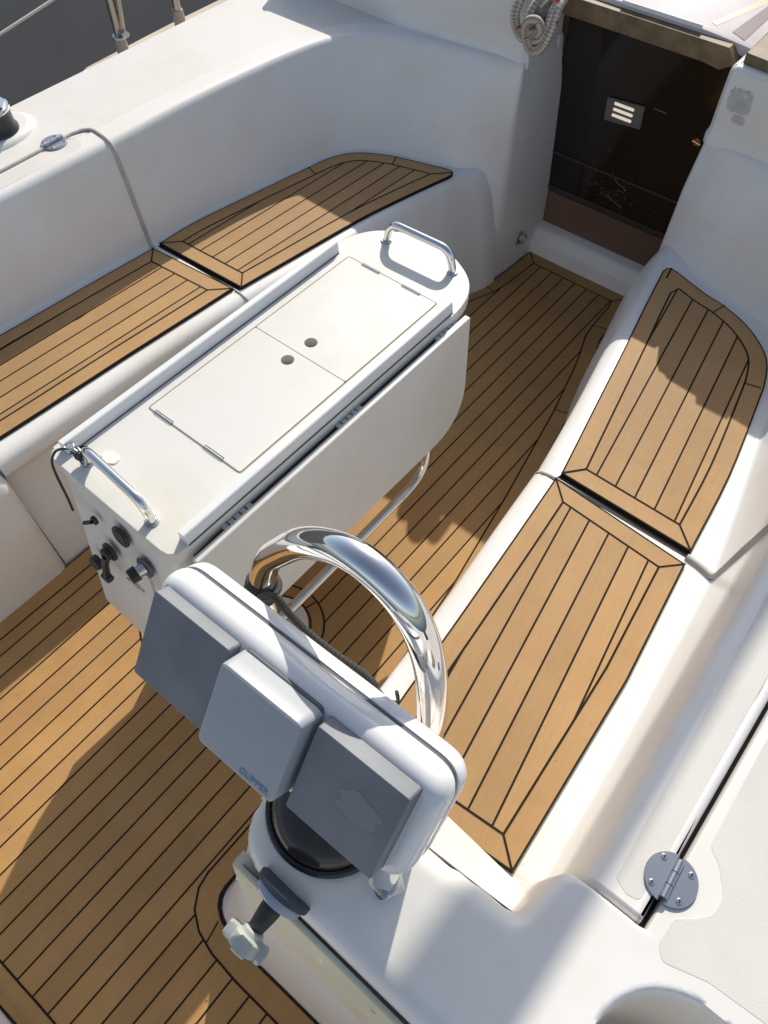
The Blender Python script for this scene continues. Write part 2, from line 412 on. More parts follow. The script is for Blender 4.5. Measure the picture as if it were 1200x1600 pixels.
# CCW test
def ccw(P): return P if area(P) > 0 else P[::-1]
def area(P): return .5*sum(P[i-1][0]*P[i][1]-P[i][0]*P[i-1][1] for i in range(len(P)))
if area(outl) < 0: outl = outl[::-1]
def floor_extra(mb, loc, h):
    for c, r, r2 in (((-.800, .512), .123, .088), ((-.985, .375), .123, .088)):
        cc = loc(c); ring = lambda rr: [(cc[0]+rr*math.cos(a), cc[1]+rr*math.sin(a)) for a in np.linspace(0, 2*math.pi, 49)[:-1]]
        mb.poly([(*p, h+.0014) for p in ring(r)], 0)
        ribbon(mb, ring(r), .005, h+.0018, 1, closed=True)
        ribbon(mb, ring(r2), .005, h+.0018, 1, closed=True)
        for a in range(6):
            t = a*math.pi/3+.25
            ribbon(mb, [(cc[0]+r2*math.cos(t), cc[1]+r2*math.sin(t)), (cc[0]+r*math.cos(t), cc[1]+r*math.sin(t))], .004, h+.0022, 1)
i0 = outl.index((-1.138, 2.2)); i1 = outl.index((-.729, 2.198))
fl = teak_panel('floor', outl, .05, R(.45), .0479, .0185, -.008, 0.0, mitres=(i0, i1),
                butts=[((-.704, 2.017), (-.758, 2.0)), ((-.60, 1.61), (-.646, 1.60)), ((-1.162, 1.945), (-1.113, 1.93)), ((-.42, -.056), (-.41, -.10))], extra=floor_extra, mat='teak_floor')
tag(fl, kind='structure')

# ================================================================== BENCHES
def bench_rows(stn):
    """stn: (y, panel-front x, inner x, sign) sign=+1 when the cockpit lies towards +x (port side)"""
    rows = []
    for y, xf, xi, s, rec in stn:
        sec = [(.074, -.01), (.062, .08), (.043, .20), (.030, .33), (.036, .352), (.048, .362), (.0525, .374), (.0525, .388), (.048, .402), (.037, .4125), (.020, .4175), (.0, .4185)]
        fl_ = max(0, min(1, rec)); fl_ = fl_*fl_*(3-2*fl_); g = .095+.03*(s < 0)
        fla = [(g, -.01), (g*.94, .08), (g*.80, .20), (g*.60, .31), (g*.52, .34), (g*.455, .36), (g*.40, .375), (g*.35, .388), (g*.29, .400), (g*.21, .4105), (g*.10, .4165), (.0, .4185)]
        r = [(xf+s*(a*(1-fl_)+c*fl_), y, z*(1-fl_)+q*fl_) for (a, z), (c, q) in zip(sec, fla)]
        r.append((xf+(xi-xf)*.5, y, .4185)); r.append((xi, y, .4185)); rows.append(r)
    return rows
def bench(root, stations, label_part):
    mb = MB(); mb.grid(bench_rows(stations))
    return mb

port_bench = empty('bench', (-1.55, 1.0, 0), 'long white moulded bench with teak slatted top half in shade, beyond the white table', 'bench', 'cockpit benches')
bp_st = [(.285, -1.452, -1.80, 1, 0), (.5, -1.445, -1.80, 1, 0), (.7, -1.437, -1.79, 1, 0), (.9, -1.423, -1.78, 1, 0), (1.049, -1.407, -1.77, 1, 0)]
bp_st2 = [(1.054, -1.402, -1.77, 1, 0), (1.2, -1.381, -1.76, 1, 0), (1.35, -1.363, -1.74, 1, .05), (1.5, -1.341, -1.70, 1, .35), (1.65, -1.314, -1.68, 1, .75), (1.78, -1.286, -1.62, 1, 1), (1.86, -1.268, -1.50, 1, 1), (1.93, -1.245, -1.40, 1, 1), (1.98, -1.24, -1.35, 1, 1)]
def resamp(st, k=5):
    return [tuple(p) for p in catmull([np.array(a, float) for a in st], k)]
for nm, st in (('seat_lid', bp_st), ('seat_base', bp_st2)):
    mb = MB(); rr = bench_rows(resamp(st)); mb.grid(rr)
    if nm == 'seat_lid':
        for end in (rr[0], rr[-1]): mb.poly(end)
    attach(mb.build(nm, M['gel'], smooth=50), port_bench)

def panel_outline(P, k=8): return P
# port aft panel (continues aft out of frame)
pa = [(-1.4565, .295), (-1.447, .45), (-1.434, .70), (-1.417, .95), (-1.411, 1.049), (-1.714, 1.027), (-1.731, .80), (-1.749, .536), (-1.757, .295)]
pf_curve = [tuple(p) for p in catmull([(-1.396, 1.065), (-1.377, 1.22), (-1.343, 1.491), (-1.305, 1.68), (-1.268, 1.835)], 4)]
pf_tip = [(-1.267, 1.848), (-1.272, 1.860), (-1.283, 1.866), (-1.295, 1.8655)]
pf_out = [tuple(p) for p in catmull([(-1.295, 1.8655), (-1.399, 1.836), (-1.463, 1.818), (-1.520, 1.793), (-1.565, 1.765), (-1.600, 1.728), (-1.626, 1.672), (-1.642, 1.594), (-1.678, 1.39), (-1.711, 1.18), (-1.716, 1.052)], 4)]
pf = pf_curve+pf_tip+pf_out[1:]
def border_list(P, f): return [f(P[i], P[(i+1) % len(P)]) for i in range(len(P))]
teak_panel('teak_panel', pa, .046, R(-2.9), .0479, .020, .4185, .4262, mitres=(4, 5), parent=port_bench)
mi_tip = len(pf_curve)+1
teak_panel('teak_panel', pf, .046, R(-2.9), .0479, .012, .4185, .4262, mitres=(0, len(pf)-1, mi_tip),
           butts=[((-1.641, 1.599), (-1.597, 1.585)), ((-1.463, 1.818), (-1.447, 1.775))], parent=port_bench)
# dark gap strip between the two panels
mb = MB(); mb.prism(ccw([(-1.402, 1.058), (-1.396, 1.0655), (-1.716, 1.0525), (-1.716, 1.045)]), [(.4178, 0), (.4200, 0)]); attach(mb.build('gap_strip', M['caulk']), port_bench)

stb_bench = empty('bench', (-.2, .9, 0), 'sunlit white bench with a teak slatted top, on the right in front of the helm', 'bench', 'cockpit benches')
bs_st = [(.305, -.325, .06, -1, 0), (.461, -.332, .05, -1, 0), (.7, -.352, .04, -1, 0), (.9, -.372, .03, -1, 0), (1.053, -.386, .02, -1, 0)]
bs_st2 = [(1.061, -.384, .02, -1, 0), (1.2, -.408, .0, -1, 0), (1.35, -.436, -.03, -1, .1), (1.5, -.47, -.06, -1, .45), (1.65, -.50, -.10, -1, .85), (1.78, -.525, -.16, -1, 1), (1.86, -.543, -.3, -1, 1), (1.93, -.56, -.4, -1, 1), (1.98, -.565, -.45, -1, 1)]
for nm, st in (('seat_lid', bs_st), ('seat_base', bs_st2)):
    mb = MB(); rr = bench_rows(resamp(st)); mb.grid(rr)
    if nm == 'seat_lid':
        for end in (rr[0], rr[-1]): mb.poly(end)
    attach(mb.build(nm, M['gel'], smooth=50), stb_bench)
sf_in = [tuple(p) for p in catmull([(-.061, 1.068), (-.087, 1.308), (-.132, 1.558), (-.147, 1.627), (-.171, 1.692), (-.207, 1.739), (-.272, 1.789), (-.350, 1.821), (-.411, 1.834), (-.512, 1.868)], 4)]
sf = [tuple(p) for p in catmull([(-.543, 1.846), (-.512, 1.69), (-.475, 1.518), (-.428, 1.29), (-.383, 1.073)], 4)]+sf_in+[(-.530, 1.8705), (-.541, 1.864)]
sa_ = [(-.386, 1.055), (-.368, .87), (-.348, .65), (-.332, .461), (-.318, .297), (-.136, .304), (.001, .3155), (-.021, .733), (-.056, 1.034)]
sf = ccw(sf); sa_ = ccw(sa_)
teak_panel('teak_panel', sf, .046, R(9.0), .0479, .0145, .4185, .4262, mitres=(sf.index((-.061, 1.068)) if (-.061, 1.068) in sf else 0,),
           butts=[((-.148, 1.601), (-.188, 1.59)), ((-.348, 1.823), (-.360, 1.777))], parent=stb_bench)
def _m(P, q): return min(range(len(P)), key=lambda i: (P[i][0]-q[0])**2+(P[i][1]-q[1])**2)
po = teak_panel('teak_panel', sa_, .044, R(9.0), .0479, .009, .4185, .4262, mitres=(_m(sa_, (-.386, 1.055)), _m(sa_, (-.056, 1.034)), _m(sa_, (.001, .3155)), _m(sa_, (-.318, .297))), parent=stb_bench)
# extra mitres on the fore panel
def mitre_strip(P, idx, border, parent, z):
    inn = offset(P, border)
    for i in idx:
        mb = MB(); ribbon(mb, [P[i], inn[i]], .0045, z, 0); attach(mb.build('mitre_seam', M['caulk'], smooth=None, fixn=False), parent)
mitre_strip(sf, (_m(sf, (-.383, 1.073)), _m(sf, (-.53, 1.8705))), .046, stb_bench, .4274)
mb = MB(); mb.prism(ccw([(-.386, 1.0640), (-.383, 1.0725), (-.0605, 1.0675), (-.0600, 1.059)]), [(.4178, 0), (.4200, 0)]); attach(mb.build('gap_strip', M['caulk']), stb_bench)
# aft lip of the lid: rounded white end towards the helm console
mb = MB(); lip = []
for x, y in catmull([(-.40, .29), (-.318, .289), (-.136, .296), (.0, .3075), (.035, .314), (.055, .33)], 5):
    lip.append([(x, y+.012, .4187), (x, y+.004, .4180), (x, y-.001, .4150), (x, y-.004, .409), (x, y-.004, .385)])
mb.grid(lip); attach(mb.build('lid_edge', M['gel'], smooth=60), stb_bench)
# lower strip between lid and console
mb = MB(); mb.box((-.412, .14, -.01), (.20, .345, .4115), .012); attach(mb.build('seat_end', M['gel'], smooth=60), stb_bench)

# ================================================================== COAMINGS + BULKHEAD
def coaming_rows(st, rb=.05, rt=.036, topw=.075, ztop=.715, k=4):
    S = catmull([np.array(s, float) for s in st], k); rows = []
    for s in S:
        bx, by, tx, ty, f, zt = s
        d = np.array([tx-bx, ty-by]); L = np.linalg.norm(d); u = d/L
        f = min(1, max(0, f))
        # section in (n,z); f=1 starts beneath the teak panel, f=0 starts at the floor
        p0 = (-.028*f-.0*(1-f), .4186*f-.012*(1-f)); p1 = (0.0, .4188*f+.21*(1-f)); p2 = (L, zt); p3 = (L+topw, zt)
        sec = fillet([p0, p1, (L*.45, .56), p2, p3], [0, .028*f+.0005, .25, rt, 0], 7)
        rows.append([(bx+u[0]*a, by+u[1]*a, z) for a, z in sec])
    return rows
# (base x,y, top x,y, seat flag, top z)
ps = [(-1.805, -.7, -1.868, -.7, 1, .715), (-1.795, .0, -1.842, .0, 1, .715), (-1.772, .5, -1.812, .5, 1, .715), (-1.758, .71, -1.797, .71, 1, .715), (-1.744, .90, -1.788, .90, 1, .715), (-1.734, 1.027, -1.781, 1.029, 1, .715)]
ps2 = [(-1.733, 1.039, -1.780, 1.041, 1, .715), (-1.714, 1.25, -1.777, 1.26, 1, .715), (-1.680, 1.46, -1.763, 1.48, 1, .715), (-1.655, 1.61, -1.744, 1.65, 1, .715), (-1.612, 1.738, -1.708, 1.79, 1, .715), (-1.535, 1.812, -1.625, 1.895, 1, .715), (-1.42, 1.847, -1.490, 1.955, 1, .715), (-1.29, 1.887, -1.330, 1.995, .96, .715), (-1.225, 1.925, -1.255, 2.005, .35, .715), (-1.180, 1.962, -1.2, 2.03, 0, .715), (-1.160, 1.99, -1.178, 2.04, 0, .715), (-1.152, 2.03, -1.18, 2.06, 0, .715), (-1.146, 2.10, -1.185, 2.105, 0, .715), (-1.142, 2.30, -1.185, 2.30, 0, .715)]
port_coam = empty('coaming', (-1.8, 1.0, .4), 'white seat back curving round the far bench to the cabin, in shade', 'coaming', 'cockpit coamings')
mb = MB(); r_l = coaming_rows(ps, k=6); mb.grid(r_l); attach(mb.build('locker_lid', M['gel'], smooth=70), port_coam)
mb = MB(); r_f = coaming_rows(ps2); mb.grid(r_f); attach(mb.build('seat_back', M['gel'], smooth=70), port_coam)
# rubber seal lying in the lid seam: up the seat back, over the edge, then aft along the deck
mid = [tuple((np.array(a)+np.array(b))/2+np.array([0, 0, -.0005])) for a, b in zip(r_l[-1], r_f[0])]
mid = [np.array(p) for p in mid[1:]]
mid[-1] = np.array((-1.850, 1.040, .7145))
seal_path = mid+[np.array(p) for p in [(-1.866, 1.036, .7147), (-1.878, 1.020, .7147), (-1.884, .99, .7147), (-1.8845, .94, .7147), (-1.884, .80, .7147), (-1.886, .40, .7147), (-1.89, .0, .7147)]]
mb = MB(); mb.tube(fillet(seal_path, .012, 3), .0062, 10)
attach(mb.build('seam_seal', M['seal'], smooth=70), port_coam)
mb = MB(); pth = [(-1.407, 1.0515, .419), (-1.39, 1.0515, .4175), (-1.372, 1.0515, .4135), (-1.360, 1.0515, .403), (-1.3555, 1.0515, .388), (-1.356, 1.0515, .37), (-1.37, 1.052, .35)]
mb.tube(fillet(pth, .006, 3), .004, 8); attach(mb.build('roll_seal', M['seal'], smooth=70), port_bench)
# textured strip on the lid top
mb = MB(); mb.prism([tuple(p) for p in fillet(ccw([(-1.831, .3), (-1.822, .73), (-1.816, .98), (-1.862, .995), (-1.870, .94), (-1.872, .3)]), [.002, .05, .025, .025, .05, .002], 5, closed=True)], [(.7140, 0), (.7150, 0), (.7154, .0010)])
attach(mb.build('grip_strip', M['nonskid']), port_coam)

ss2 = [(.003, 1.046, .045, 1.048, 1, .715), (-.035, 1.25, .012, 1.26, 1, .715), (-.078, 1.46, -.01, 1.48, 1, .715), (-.105, 1.61, -.03, 1.65, 1, .715), (-.150, 1.738, -.065, 1.79, 1, .715), (-.235, 1.825, -.15, 1.895, 1, .715), (-.36, 1.862, -.285, 1.955, 1, .715), (-.48, 1.892, -.445, 1.995, .96, .715), (-.555, 1.93, -.525, 2.005, .35, .715), (-.600, 1.965, -.58, 2.03, 0, .715), (-.622, 1.99, -.604, 2.04, 0, .715), (-.632, 2.03, -.606, 2.06, 0, .715), (-.638, 2.10, -.600, 2.105, 0, .715), (-.645, 2.30, -.605, 2.30, 0, .715)]
ss = [(.052, .314, .078, .314, 1, .715), (.046, .40, .077, .40, 1, .715), (.033, .655, .066, .655, 1, .715), (.018, .86, .057, .86, 1, .715), (.005, 1.034, .047, 1.036, 1, .715)]
stb_coam = empty('coaming', (.05, 1.0, .4), 'white seat back beside the sunlit right-hand bench, striped by a soft shadow', 'coaming', 'cockpit coamings')
mb = MB(); s_l = coaming_rows(ss, k=6, topw=.080); mb.grid(s_l, flip=True)
# lid outboard edge: rounded down into the gap, and rounded aft end
edge_rows = []
for r in s_l:
    x, y, z = r[-1]; xe = .1605
    edge_rows.append([(x, y, z), (x+(xe-.018-x)*.4, y, z), (xe-.016, y, z), (xe-.012, y, z+.0010), (xe-.007, y, z+.0005), (xe-.0025, y, z-.003), (xe-.0005, y, z-.009), (xe, y, z-.025)])
mb.grid(edge_rows, flip=True)
end_rows = [[], [], [], []]
full = s_l[0]+edge_rows[0][1:]
for p in full:
    for k_, (dy, dz) in enumerate(((0, 0), (-.0045, -.0020), (-.0085, -.009), (-.009, -.3))): end_rows[k_].append((p[0], p[1]+dy, p[2]+dz))
mb.grid(end_rows)
attach(mb.build('locker_lid', M['gel'], smooth=70), stb_coam)
mb = MB(); s_f = coaming_rows(ss2); mb.grid(s_f, flip=True); attach(mb.build('seat_back', M['gel'], smooth=70), stb_coam)
mid = [(np.array(a)+np.array(b))/2+np.array([0, 0, -.0005]) for a, b in zip(s_l[-1], s_f[0])]
mid = [np.array(p) for p in [(-.063, 1.056, .4195), (-.036, 1.053, .4195), (-.010, 1.047, .4200), (.002, 1.043, .425), (.008, 1.0415, .437)]]+[m for m in mid if m[2] > .455]
mb = MB(); mb.tube(fillet(mid, .03, 5), .0080, 10); attach(mb.build('seam_seal', M['seal'], smooth=70), stb_coam)
mb = MB(); pth = [(-.384, 1.057, .419), (-.401, 1.057, .4175), (-.419, 1.057, .4135), (-.431, 1.057, .403), (-.4355, 1.057, .388), (-.435, 1.057, .37), (-.42, 1.057, .35)]
mb.tube(fillet(pth, .006, 3), .005, 8); attach(mb.build('roll_seal', M['seal'], smooth=70), stb_bench)
mb = MB(); mb.prism([tuple(p) for p in fillet(ccw([(.1075, .331), (.099, .53), (.086, .80), (.07, 1.02), (.135, 1.02), (.143, .70), (.147, .38), (.146, .326), (.128, .3225)]), [.012, .1, .1, .02, .02, .1, .05, .012, .01], 5, closed=True)], [(.7140, 0), (.7150, 0), (.7154, .0010)])
attach(mb.build('grip_strip', M['nonskid']), stb_coam)
# dark gutter beneath the open lid joint
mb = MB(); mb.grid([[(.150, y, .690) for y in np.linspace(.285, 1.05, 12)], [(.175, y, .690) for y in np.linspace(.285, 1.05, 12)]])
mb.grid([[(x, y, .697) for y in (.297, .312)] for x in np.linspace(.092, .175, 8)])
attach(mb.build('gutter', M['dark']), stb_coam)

# ================================================================== SIDE DECKS (flat gelcoat outboard of the coamings)
def flat_deck(name, inner, outer, z=.715):
    mb = MB(); mb.grid([[(*p, z) for p in inner], [(*p, z) for p in outer]]); return mb
pin = [r[-1] for r in r_l]+[r[-1] for r in r_f]
# aft part: deck starts outboard of the lid seam
mb = MB()
inner = [(-1.8905, -.7), (-1.8905, .9), (-1.8905, .985), (-1.885, 1.020), (-1.874, 1.034)]+[(p[0], p[1]) for p in [r[-1] for r in r_f]]
outer = []
for p in inner:
    if p[1] < 1.95: outer.append((-2.118, max(p[1], -.7)))
    else: outer.append((-2.118, 2.3))
rows = []
for t in (0, .5, 1): rows.append([(a[0]+(b[0]-a[0])*t, a[1]+(b[1]-a[1])*t, .715) for a, b in zip(inner, outer)])
mb.grid(rows)
# lid top between coaming edge and seam
li = [(r[-1][0], r[-1][1]) for r in r_l]; lo = [(-1.8785, max(-.7, min(1.0, p[1]))) for p in li]
lo = lo[:-3]+[(-1.8785, .965), (-1.8775, .99), (-1.868, 1.016)]
li = li[:-1]+[(-1.853, 1.030)]
mbl = MB(); mbl.grid([[(*p, .715) for p in li], [(*p, .715) for p in lo]]); attach(mbl.build('lid_top', M['deck'], smooth=70), port_coam)
# gunwale lip, beige rail, topsides
ys = np.linspace(-.7, 2.6, 30)
cx = lambda y: -2.118-.004*math.sin((y+.7))
prof = [(0, .715), (-.006, .7155), (-.010, .713), (-.011, .706), (-.012, .694)]
mb.grid([[(-2.118+a, y, z) for a, z in prof] for y in ys])
deck = mb.build('deck', M['deck'], smooth=50); tag(deck, kind='structure')
mb = MB(); mb.grid([[(-2.105, y, .66), (-2.10, y, .3), (-2.02, y, -.2), (-1.8, y, -.7)] for y in np.linspace(-.8, 3.2, 20)]); hs = mb.build('topsides', M['gel'], smooth=60); tag(hs, kind='structure')

mb = MB()
# starboard deck outboard of the lid gap
mb.grid([[(.168, y, .690), (.168, y, .709), (.1695, y, .7135), (.174, y, .715), (.4, y, .715), (1.2, y, .715)] for y in np.linspace(.304, 1.046, 10)])
inner = [(r[-1][0], r[-1][1]) for r in s_f]
outer = [(.5, p[1]) if p[1] < 1.95 else (.5, 2.3) for p in inner]
mb.grid([[(*p, .715) for p in inner], [(*p, .715) for p in outer]])
mb.grid([[(.5, 1.046, .7149), (1.2, 1.046, .7149)], [(.5, 2.5, .7149), (1.2, 2.5, .7149)]])
deck2 = mb.build('deck', M['deck'], smooth=50); tag(deck2, kind='structure')
mb = MB(); dk = [(.185, 1.30), (.181, .9), (.1815, .60), (.184, .445), (.205, .43), (.226, .40), (.2255, .372), (.207, .352), (.188, .337), (.187, .300), (.199, .283), (.255, .300), (.33, .304), (.6, .30), (.9, .40), (.9, 1.3)]
mb.prism([tuple(p) for p in fillet(ccw(dk), [0, .1, .1, .02, .02, .03, .03, .02, .015, .015, .012, .05, .1, .1, .1, 0], 4, closed=True)], [(.7140, 0), (.7150, 0), (.7154, .0010)])
gp = mb.build('grip_patch', M['nonskid']); tag(gp, 'textured grey non-slip area of the deck right of the open lid joint', 'non-slip area')

# ================================================================== HELM CONSOLE (pedestal)
def hcon(x):
    t = min(1, max(0, (.10-x)/.32)); t = t*t*(3-2*t); return .715+.078*t
con_fwd = [(-.305, .115), (-.297, .160), (-.268, .190), (-.205, .200), (-.13, .199), (-.08, .2015), (-.035, .209), (.022, .2155), (.033, .224), (.039, .244), (.043, .268), (.048, .290), (.060, .3005), (.086, .3022), (.11, .3022), (.14, .3022), (.160, .3022), (.1665, .306), (.1675, .32), (.1675, .5), (.7, .5)]
con_aft = [(.7, .036), (.3, .037), (.1, .037), (-.02, .0365), (-.12, .036), (-.205, .036), (-.255, .040), (-.285, .057), (-.301, .084)]
outc = [np.array(p) for p in catmull(con_fwd, 5)]+[np.array(p) for p in catmull(con_aft, 5)]
OC = np.array(outc)
def sdist(px, py):
    """signed distance inside the console plan outline (positive inside)"""
    A = OC; Bv = np.roll(OC, -1, 0); d = Bv-A; L2 = (d**2).sum(1)+1e-12
    P = np.array([px, py]); t = np.clip(((P-A)*d).sum(1)/L2, 0, 1); q = A+d*t[:, None]
    dist = np.sqrt(((P-q)**2).sum(1).min())
    cr = ((A[:, 1] <= py) != (Bv[:, 1] <= py)); xi = A[:, 0]+(py-A[:, 1])*(d[:, 0])/(d[:, 1]+1e-12)
    ins = (np.sum(cr & (px < xi)) % 2) == 1
    return dist if ins else -dist
helm = empty('helm_console', (-.2, .1, 0), 'white moulded steering pedestal carrying the compass and wheel shaft, at the bottom of the picture', 'steering pedestal')
RR = .032
def con_z(x, y):
    h = hcon(x); s = sdist(x, y); tt = min(1, max(0, (.095-x)/.07)); r = .005+(RR-.005)*tt*tt*(3-2*tt)
    # bowl sunk in the deck
    db = math.hypot(x-.275, y-.172); dip = 0
    if db < .105:
        t = min(1, (.105-db)/.030); dip = .30*t*t*(3-2*t)
    # soft raised collar where the compass sits
    z = h-dip
    if s >= r: return z
    if s >= 0:
        q = r-s; return z-r+math.sqrt(max(0, r*r-q*q))
    return z-r-min(.25 if x < .04 else .10, -s*9)
xs = list(np.arange(-.325, .36, .0055))+[.40, .5, .7]; ysg = list(np.arange(.018, .285, .0055))+list(np.arange(.286, .3005, .0018))+[.3005, .3018, .3028, .304]
mb = MB(); mb.grid([[(x, y, con_z(x, y)) for y in ysg] for x in xs])
# trim fully fallen faces at the far forward edge towards the lid gap: keep everything (hidden below the deck)
top = mb.build('console_top', M['gel'], smooth=75); attach(top, helm)
# body below: lofted plan sections
def plan(t):
    """t 0 floor .. 1 under the rounded rim; returns outline points aft side -> port end -> forward side"""
    s = t
    aft = [(.30, -.052), (.1, -.053), (-.135, -.0555), (-.25, -.0575), (-.314, -.0585), (-.372, -.0565), (-.413, -.0475), (-.436, -.034), (-.449, -.016), (-.4535, .01), (-.4545, .06), (-.454, .12), (-.447, .175), (-.43, .193), (-.40, .198), (-.2, .199), (.05, .20)]
    tp = [(.30, .036), (.1, .036), (-.08, .036), (-.15, .036), (-.21, .0358), (-.245, .038), (-.268, .046), (-.283, .056), (-.294, .069), (-.300, .084), (-.3035, .099), (-.304, .115), (-.299, .147), (-.286, .176), (-.262, .192), (-.15, .200), (.05, .222)]
    e = s**.8
    return [((1-e)*a[0]+e*b[0], (1-e)*a[1]+e*b[1]) for a, b in zip(aft, tp)]
rows = []
for i in range(15):
    t = i/14; pl = catmull([np.array(p) for p in plan(t)], 3)
    rows.append([(p[0], p[1], -.01+(hcon(p[0])-RR-.012+.01)*t) for p in pl])
mb = MB(); mb.grid(rows)
body = mb.build('console_body', M['gel'], smooth=75); attach(body, helm)
# cream panel let into the aft face with a dark groove above it
def aft_pt(x, z, out=0):
    h = hcon(x)-RR-.012; t = max(0, min(1, (z+.01)/(h+.01))); e = t**.8
    y = (1-e)*(-.0565)+e*.036
    return (x, y-out, z)
mb = MB(); rws = []
for x in np.linspace(-.285, .25, 24):
    zt = hcon(x)-.052; zb = zt-.24
    lo = .0 if x > -.25 else .006*(1-(x+.275)/.025)
    rws.append([aft_pt(x, zb-.006, -.004), aft_pt(x, zb, .010), aft_pt(x, (zt+zb)/2, .011), aft_pt(x, zt-.004, .011), aft_pt(x, zt, .007), aft_pt(x, zt+.001, -.01)])
mb.grid(rws); mb.poly(rws[0])
pn = mb.build('aft_panel', M['cream'], smooth=40); attach(pn, helm)
mb = MB(); rws = []
for x in np.linspace(-.272, .25, 24):
    zt = hcon(x)-.046; rws.append([aft_pt(x, zt-.012, .0035), aft_pt(x, zt+.007, .0035)])
mb.grid(rws); attach(mb.build('panel_groove', M['caulk'], smooth=None), helm)
for x, dz in ((-.258, .03), (-.13, .045), (-.045, .045), (.03, .06)):
    p = np.array(aft_pt(x, hcon(x)-.062-dz, .0105)); mb = MB(); mb.disc(p, .0042, (0, -.93, .3), .0015, 12); attach(mb.build('screw_head', M['dullsteel']), helm)
# compass: bezel + smoked dome
cc = np.array([-.222, .150, .792]); cn = np.array([.04, -.06, 1.0]); cn /= np.linalg.norm(cn)
mb = MB()
a_ = np.cross(cn, [1, 0, 0]); a_ /= np.linalg.norm(a_); b_ = np.cross(cn, a_)
ringp = lambda r, h: [cc+cn*h+r*(math.cos(t)*a_+math.sin(t)*b_) for t in np.linspace(0, 2*math.pi, 49)[:-1]]
mb.grid([ringp(.0835, -.03), ringp(.0835, .004), ringp(.0825, .008), ringp(.0795, .0105), ringp(.0765, .0105), ringp(.075, .006)], closed=True)
bz = mb.build('compass', M['black'], smooth=50); attach(bz, helm)
mb = MB(); rows = [ringp(.0755*math.cos(t), .006+.036*math.sin(t)) for t in np.linspace(0, math.pi/2-.02, 10)]
mb.grid(rows, closed=True); mb.poly(rows[-1]); dm = mb.build('dome', M['smoke'], smooth=80); dm.parent = bz; dm.matrix_parent_inverse = bz.matrix_parent_inverse.inverted() @ bz.matrix_parent_inverse
# wheel shaft: bearing discs, rubber cone, clamp nut
sax = np.array([-.02, -1, -.30]); sax /= np.linalg.norm(sax)
sc = np.array([-.2, .043, .795])
mb = MB(); mb.disc(sc-sax*.002, .0375, sax, .007, 36, bev=.0015); attach(mb.build('bearing_disc', M['navy'], smooth=40), helm)
mb = MB(); mb.disc(sc+sax*.005, .032, sax, .012, 36, bev=.002); attach(mb.build('bearing_ring', M['greydisc'], smooth=40), helm)
mb = MB(); mb.tube([sc+sax*d for d in (.015, .022, .030, .042, .053, .055, .061, .067)], [.0135, .0140, .0138, .0122, .0105, .0085, .0075, .0075], 20)
attach(mb.build('shaft_cone', M['rubber'], smooth=40), helm)
mb = MB()
nb = sc+sax*.055; u_ = np.cross(sax, [0, 0, 1]); u_ /= np.linalg.norm(u_); v_ = np.cross(sax, u_)
def knob_ring(r, h, lob): return [nb+sax*h+(r+lob*max(0, math.cos(6*t+.4))**.6*(.006) if False else nb*0+nb+sax*h+0) for t in (0,)]
def kr(r, h, amp):
    out = []
    for k in range(48):
        t = 2*math.pi*k/48; c = math.cos(4*t+.7); rr = r+amp*(1 if c > .15 else (-1 if c < -.15 else c/.15))
        out.append(nb+sax*h+rr*(math.cos(t)*u_+math.sin(t)*v_))
    return out
mb.grid([kr(.012, 0, 0), kr(.014, .0015, 0), kr(.0145, .007, 0), kr(.0235, .008, .0045), kr(.0255, .010, .0045), kr(.0255, .024, .0045), kr(.0235, .0265, .004), kr(.013, .0275, .0)], closed=True)
mb.poly(kr(.013, .0275, 0)); mb.poly(kr(.012, 0, 0))
attach(mb.build('clamp_nut', M['nut'], smooth=32), helm)
# grey smear of old sealant round the pedestal foot
mb = MB(); pts = [(-.4565, .03), (-.4545, -.0), (-.4485, -.021), (-.436, -.037), (-.413, -.0505), (-.372, -.0595)]
mb.tube([(x, y, .0012) for x, y in pts], .0028, 8); attach(mb.build('foot_seal', M['caulk']), helm)

# port side: twin helm block aft of the far bench (only its inboard face is in view)
mb = MB(); rws = []
for y, o_ in ((-.7, 0), (.255, 0), (.272, .004), (.2785, .012), (.28, .03)):
    rws.append([(-1.362-o_, y, -.01), (-1.366-o_, y, .15), (-1.372-o_, y, .33), (-1.380-o_, y, .365), (-1.40-o_, y, .385), (-1.8, y, .39)])
mb.grid(rws); tb = mb.build('side_locker', M['gel'], smooth=50); tag(tb, 'white moulded locker front at the left edge, behind the end of the far bench', 'locker')
# transom step closing the floor aft
mb = MB(); mb.box((-1.38, -.75, -.03), (.5, -.4395, .03), .012); ts = mb.build('transom_step', M['gel'], smooth=50); tag(ts, kind='structure')
mb = MB(); mb.grid([[(-1.5, -.8, -.012), (.3, -.8, -.012)], [(-1.5, 2.5, -.012), (.3, 2.5, -.012)]]); fb = mb.build('floor_pan', M['gel']); tag(fb, kind='structure')

hsx = empty('aft_bounce_box', (-.9, -1.1, 0), 'unseen white helm seat locker behind the viewer, added to bounce sunlight into the cockpit', 'locker')  # out of view, added to throw sunlight back onto the aft-facing surfaces
mb = MB(); mb.box((-1.9, -1.45, -.02), (.3, -.86, .44), .03); attach(mb.build('seat_bounce_box', M['gel'], smooth=50), hsx)
mb = MB(); mb.box((.36, -1.45, .0), (1.2, .02, .700), .02); attach(mb.build('side_box', M['gel'], smooth=50), hsx)

